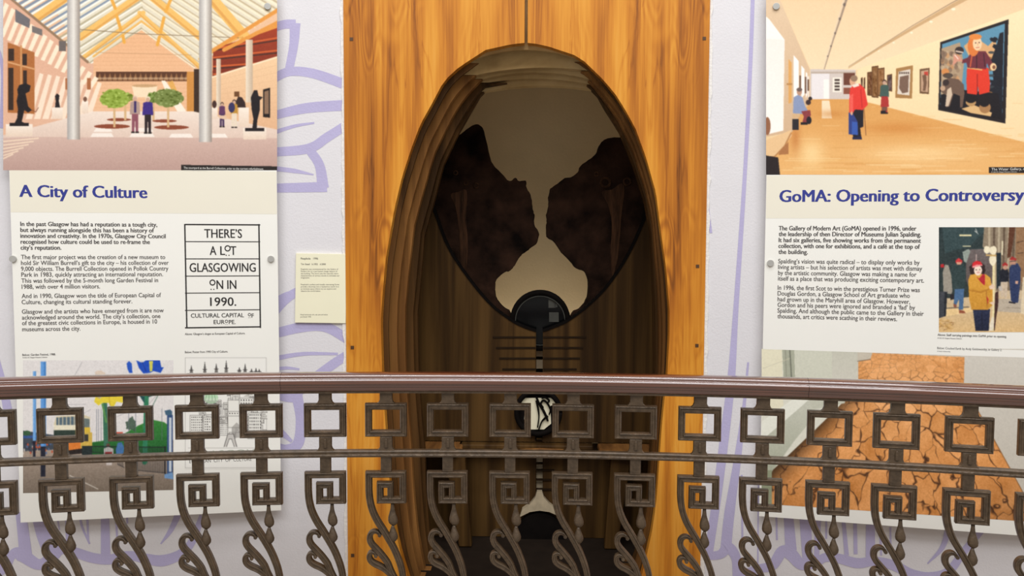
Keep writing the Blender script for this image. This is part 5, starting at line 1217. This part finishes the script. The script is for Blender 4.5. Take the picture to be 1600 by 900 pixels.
hz_ = (ZRT + ZRB) / 2; rh = (ZRT - ZRB) / 2; sec = []
H_ = ZRT - ZRB
half = [(0, 0), (.014, -.0012), (.025, -.004), (.031, -.009), (.0335, -.0130), (.0325, -.0165), (.0345, -.0180), (.0385, -.0205), (.0410, -.0245), (.0420, -.029), (.0420, -.0345), (.0412, -.0375), (.0385, -.0385), (.0370, -.0390), (.0368, -.0430), (.0362, -.0465), (.0350, -.0480), (.0335, -.0485), (.0332, -.0530), (.0320, -.0580), (.0280, -.0620), (.020, -.0645)]
half = [(x, ZRT + z * H_ / .0645) for x, z in half]
sec = [(-x, z) for x, z in half] + [(x, z) for x, z in half[:0:-1]]


def ang_at(px, z):
    A = np.linspace(-.5, .5, 4001); P = np.stack([RX + RR * np.sin(A), RY + RR * np.cos(A), np.full_like(A, z)], -1) - CAM
    X = 800 + FPX * (P @ _R) / (P @ _F); return float(np.interp(px, X, A))


s1 = ang_at(441, hz_); s2 = ang_at(1261, hz_)
for a0, a1 in ((-.40, s1 - .00008), (s1 + .00008, s2 - .00008), (s2 + .00008, .46)):
    mb = MB(); arc_sweep(mb, sec, a0, a1, max(10, int((a1 - a0) / .008))); mb.build('handrail', M_RAIL, BAL, smooth=True)
zl = lambda y: ZRB - (y - 95) * K
mb = MB(); m0, m1 = zl(391), zl(362)
arc_sweep(mb, [(-.013, m1 - .004), (-.010, m1), (.013, m1), (.013, m0), (-.016, m0), (-.018, m0 + .006), (-.016, m0 + .011), (-.012, m0 + .012)], -.40, .46, 110); mb.build('mid_rail', M_IRON, BAL, smooth=False)
mb = MB(); arc_sweep(mb, [(-.02, .115), (.02, .115), (.02, .082), (-.02, .082)], -.40, .46, 110); mb.build('bottom_rail', M_IRON, BAL)
mb = MB(); arc_sweep(mb, [(-.024, ZRB + .004), (.024, ZRB + .004), (.024, ZRB - .006), (-.024, ZRB - .006)], -.40, .46, 110); mb.build('top_strip', M_IRON, BAL)

lc = lambda pts: [((x - 154) * K, zl(y)) for x, y in pts]


def iron_plate(mb, pts, depth):
    P = np.array(lc(pts)); n = len(P)
    extrude(mb, np.stack([P[:, 0], np.full(n, -depth / 2), P[:, 1]], 1), np.stack([P[:, 0], np.full(n, depth / 2), P[:, 1]], 1))


def local(mb, name, bevel=0.0, smooth=False):
    o = mb.build(name, M_IRON, None, smooth)
    if bevel:
        md = o.modifiers.new('bevel', 'BEVEL'); md.width = bevel; md.segments = 2; md.limit_method = 'ANGLE'; md.angle_limit = .6
    return o


DEP = .026
mb = MB()
iron_plate(mb, [(128, 92), (183, 92), (183, 134), (187, 146), (196, 153), (114, 153), (123, 146), (128, 134)], .022)
o_nk = local(mb, 'neck_bar', .002); mb = MB()
iron_plate(mb, [(128, 301), (182, 301), (182, 345), (186, 356), (196, 364), (196, 390), (178, 390), (178, 460), (131, 460), (131, 390), (114, 390), (114, 364), (124, 356), (128, 345)], .022)
stem = local(mb, 'baluster', .002); mb = MB()
iron_plate(mb, [(148, 318), (152, 308), (159, 308), (163, 318), (163, 350), (148, 350)], .032)
o_bo = local(mb, 'raised_boss', .003); mb = MB()
iron_plate(mb, [(84, 1225), (110, 1225), (128, 1250), (178, 1250), (178, 1345), (131, 1345), (131, 1262), (84, 1262)], .022)
o_ft = local(mb, 'foot_bar', .002)
mb = MB(); sweep2d(mb, lc([(76.5, 166.5), (231.5, 166.5), (231.5, 287.5), (76.5, 287.5)]), 29 * K, DEP, True)
o_sq = local(mb, 'square_frame')
mb = MB()
path = [(172, 582), (172, 520), (126, 520), (126, 590), (228, 590), (228, 473), (76, 473)]
tail = smooth_path([(76, 545), (80, 592), (92, 640), (112, 684), (140, 730), (165, 773), (188, 817), (206, 862), (219, 905), (226, 955), (220, 1010), (200, 1065), (168, 1115), (132, 1165), (104, 1210), (96, 1246)], 4)
P = np.array(path + [tuple(p) for p in tail], float)
W_ = np.array([26, 26, 28, 29, 29, 29, 29] + list(np.interp(np.arange(len(tail)), [0, len(tail) * .4, len(tail)], [29, 27, 27])))
sweep2d(mb, lc(P), W_ * K, DEP)
o_sp = local(mb, 'square_scroll')


def drop(prof, cx, dep):
    mb = MB(); n = 12; V = []; F = []
    for y, r, dx in prof:
        for i in range(n):
            t = 2 * math.pi * i / n; V.append(((cx + dx + r * math.cos(t) - 154) * K, dep * r * K * math.sin(t), zl(y)))
    m = len(prof)
    for j in range(m - 1):
        for i in range(n): F.append((j * n + i, j * n + (i + 1) % n, (j + 1) * n + (i + 1) % n, (j + 1) * n + i))
    F.append(tuple(range(n))[::-1]); F.append(tuple(range((m - 1) * n, m * n))); mb.add(V, F)
    return local(mb, 'bud_drop', smooth=True)


o_d1 = drop([(600, 8, 0), (616, 8, 0), (634, 10, 0), (652, 15, 0), (668, 20, 1), (682, 22, 2), (694, 20, 3), (702, 13, 4), (708, 3, 5)], 181, .75)
o_d2 = drop([(704, 5, 1), (714, 8, 0), (728, 13, 0), (742, 18, 1), (756, 21, 2), (768, 20, 1), (778, 15, -2), (787, 6, -6)], 182, .75)


def curl(pts, ws):
    mb = MB(); p = smooth_path(pts, 5); sweep2d(mb, lc(p), np.interp(np.linspace(0, 1, len(p)), np.linspace(0, 1, len(ws)), ws) * K, DEP * .86)
    t = np.linspace(0, 2 * math.pi, 14, endpoint=False)
    iron_plate(mb, [(pts[0][0] + 8 * math.cos(a) , pts[0][1] + 8 * math.sin(a)) for a in t], DEP * .8)
    return local(mb, 'leaf_curl')


o_c1 = curl([(124, 749), (116, 738), (103, 733), (89, 738), (80, 752), (79, 772), (88, 792), (108, 815), (134, 845), (158, 880), (172, 915), (190, 950), (212, 975)], (12, 14, 18, 22, 25, 26, 26, 26, 26, 26, 26, 24, 20))
o_c2 = curl([(106, 844), (99, 832), (89, 828), (79, 835), (76, 850), (82, 867), (100, 882), (126, 895), (150, 912), (176, 940), (204, 985)], (12, 14, 17, 21, 24, 25, 26, 26, 24, 22, 18))
kids = [o_nk, o_bo, o_ft, o_sq, o_sp, o_d1, o_d2, o_c1, o_c2]
RES = [3.1, -.3, -1.3, -.6, -1.8, .7, 1., .1, -1., -1.2, -2., 1.1, -.2, 2.3, -.1]   # the castings are not spaced quite evenly
first = True
for i in range(-9, 11):
    t = A0 + i * DL - (RES[i + 7] / 3418 if -7 <= i <= 7 else 0)
    mw = Matrix.Translation((RX + RR * math.sin(t), RY + RR * math.cos(t), 0)) @ Matrix.Rotation(-t, 4, 'Z')
    if first: b = stem; ks = kids
    else:
        b = stem.copy(); COL.objects.link(b); ks = []
        for o in kids:
            c_ = o.copy(); COL.objects.link(c_); ks.append(c_)
    first = False
    b.parent = BAL; b.matrix_parent_inverse = Matrix.Identity(4)
    b.matrix_basis = PINV[BAL.name] @ mw
    for c_ in ks:
        c_.parent = b; c_.matrix_parent_inverse = Matrix.Identity(4); c_.matrix_basis = Matrix.Identity(4)
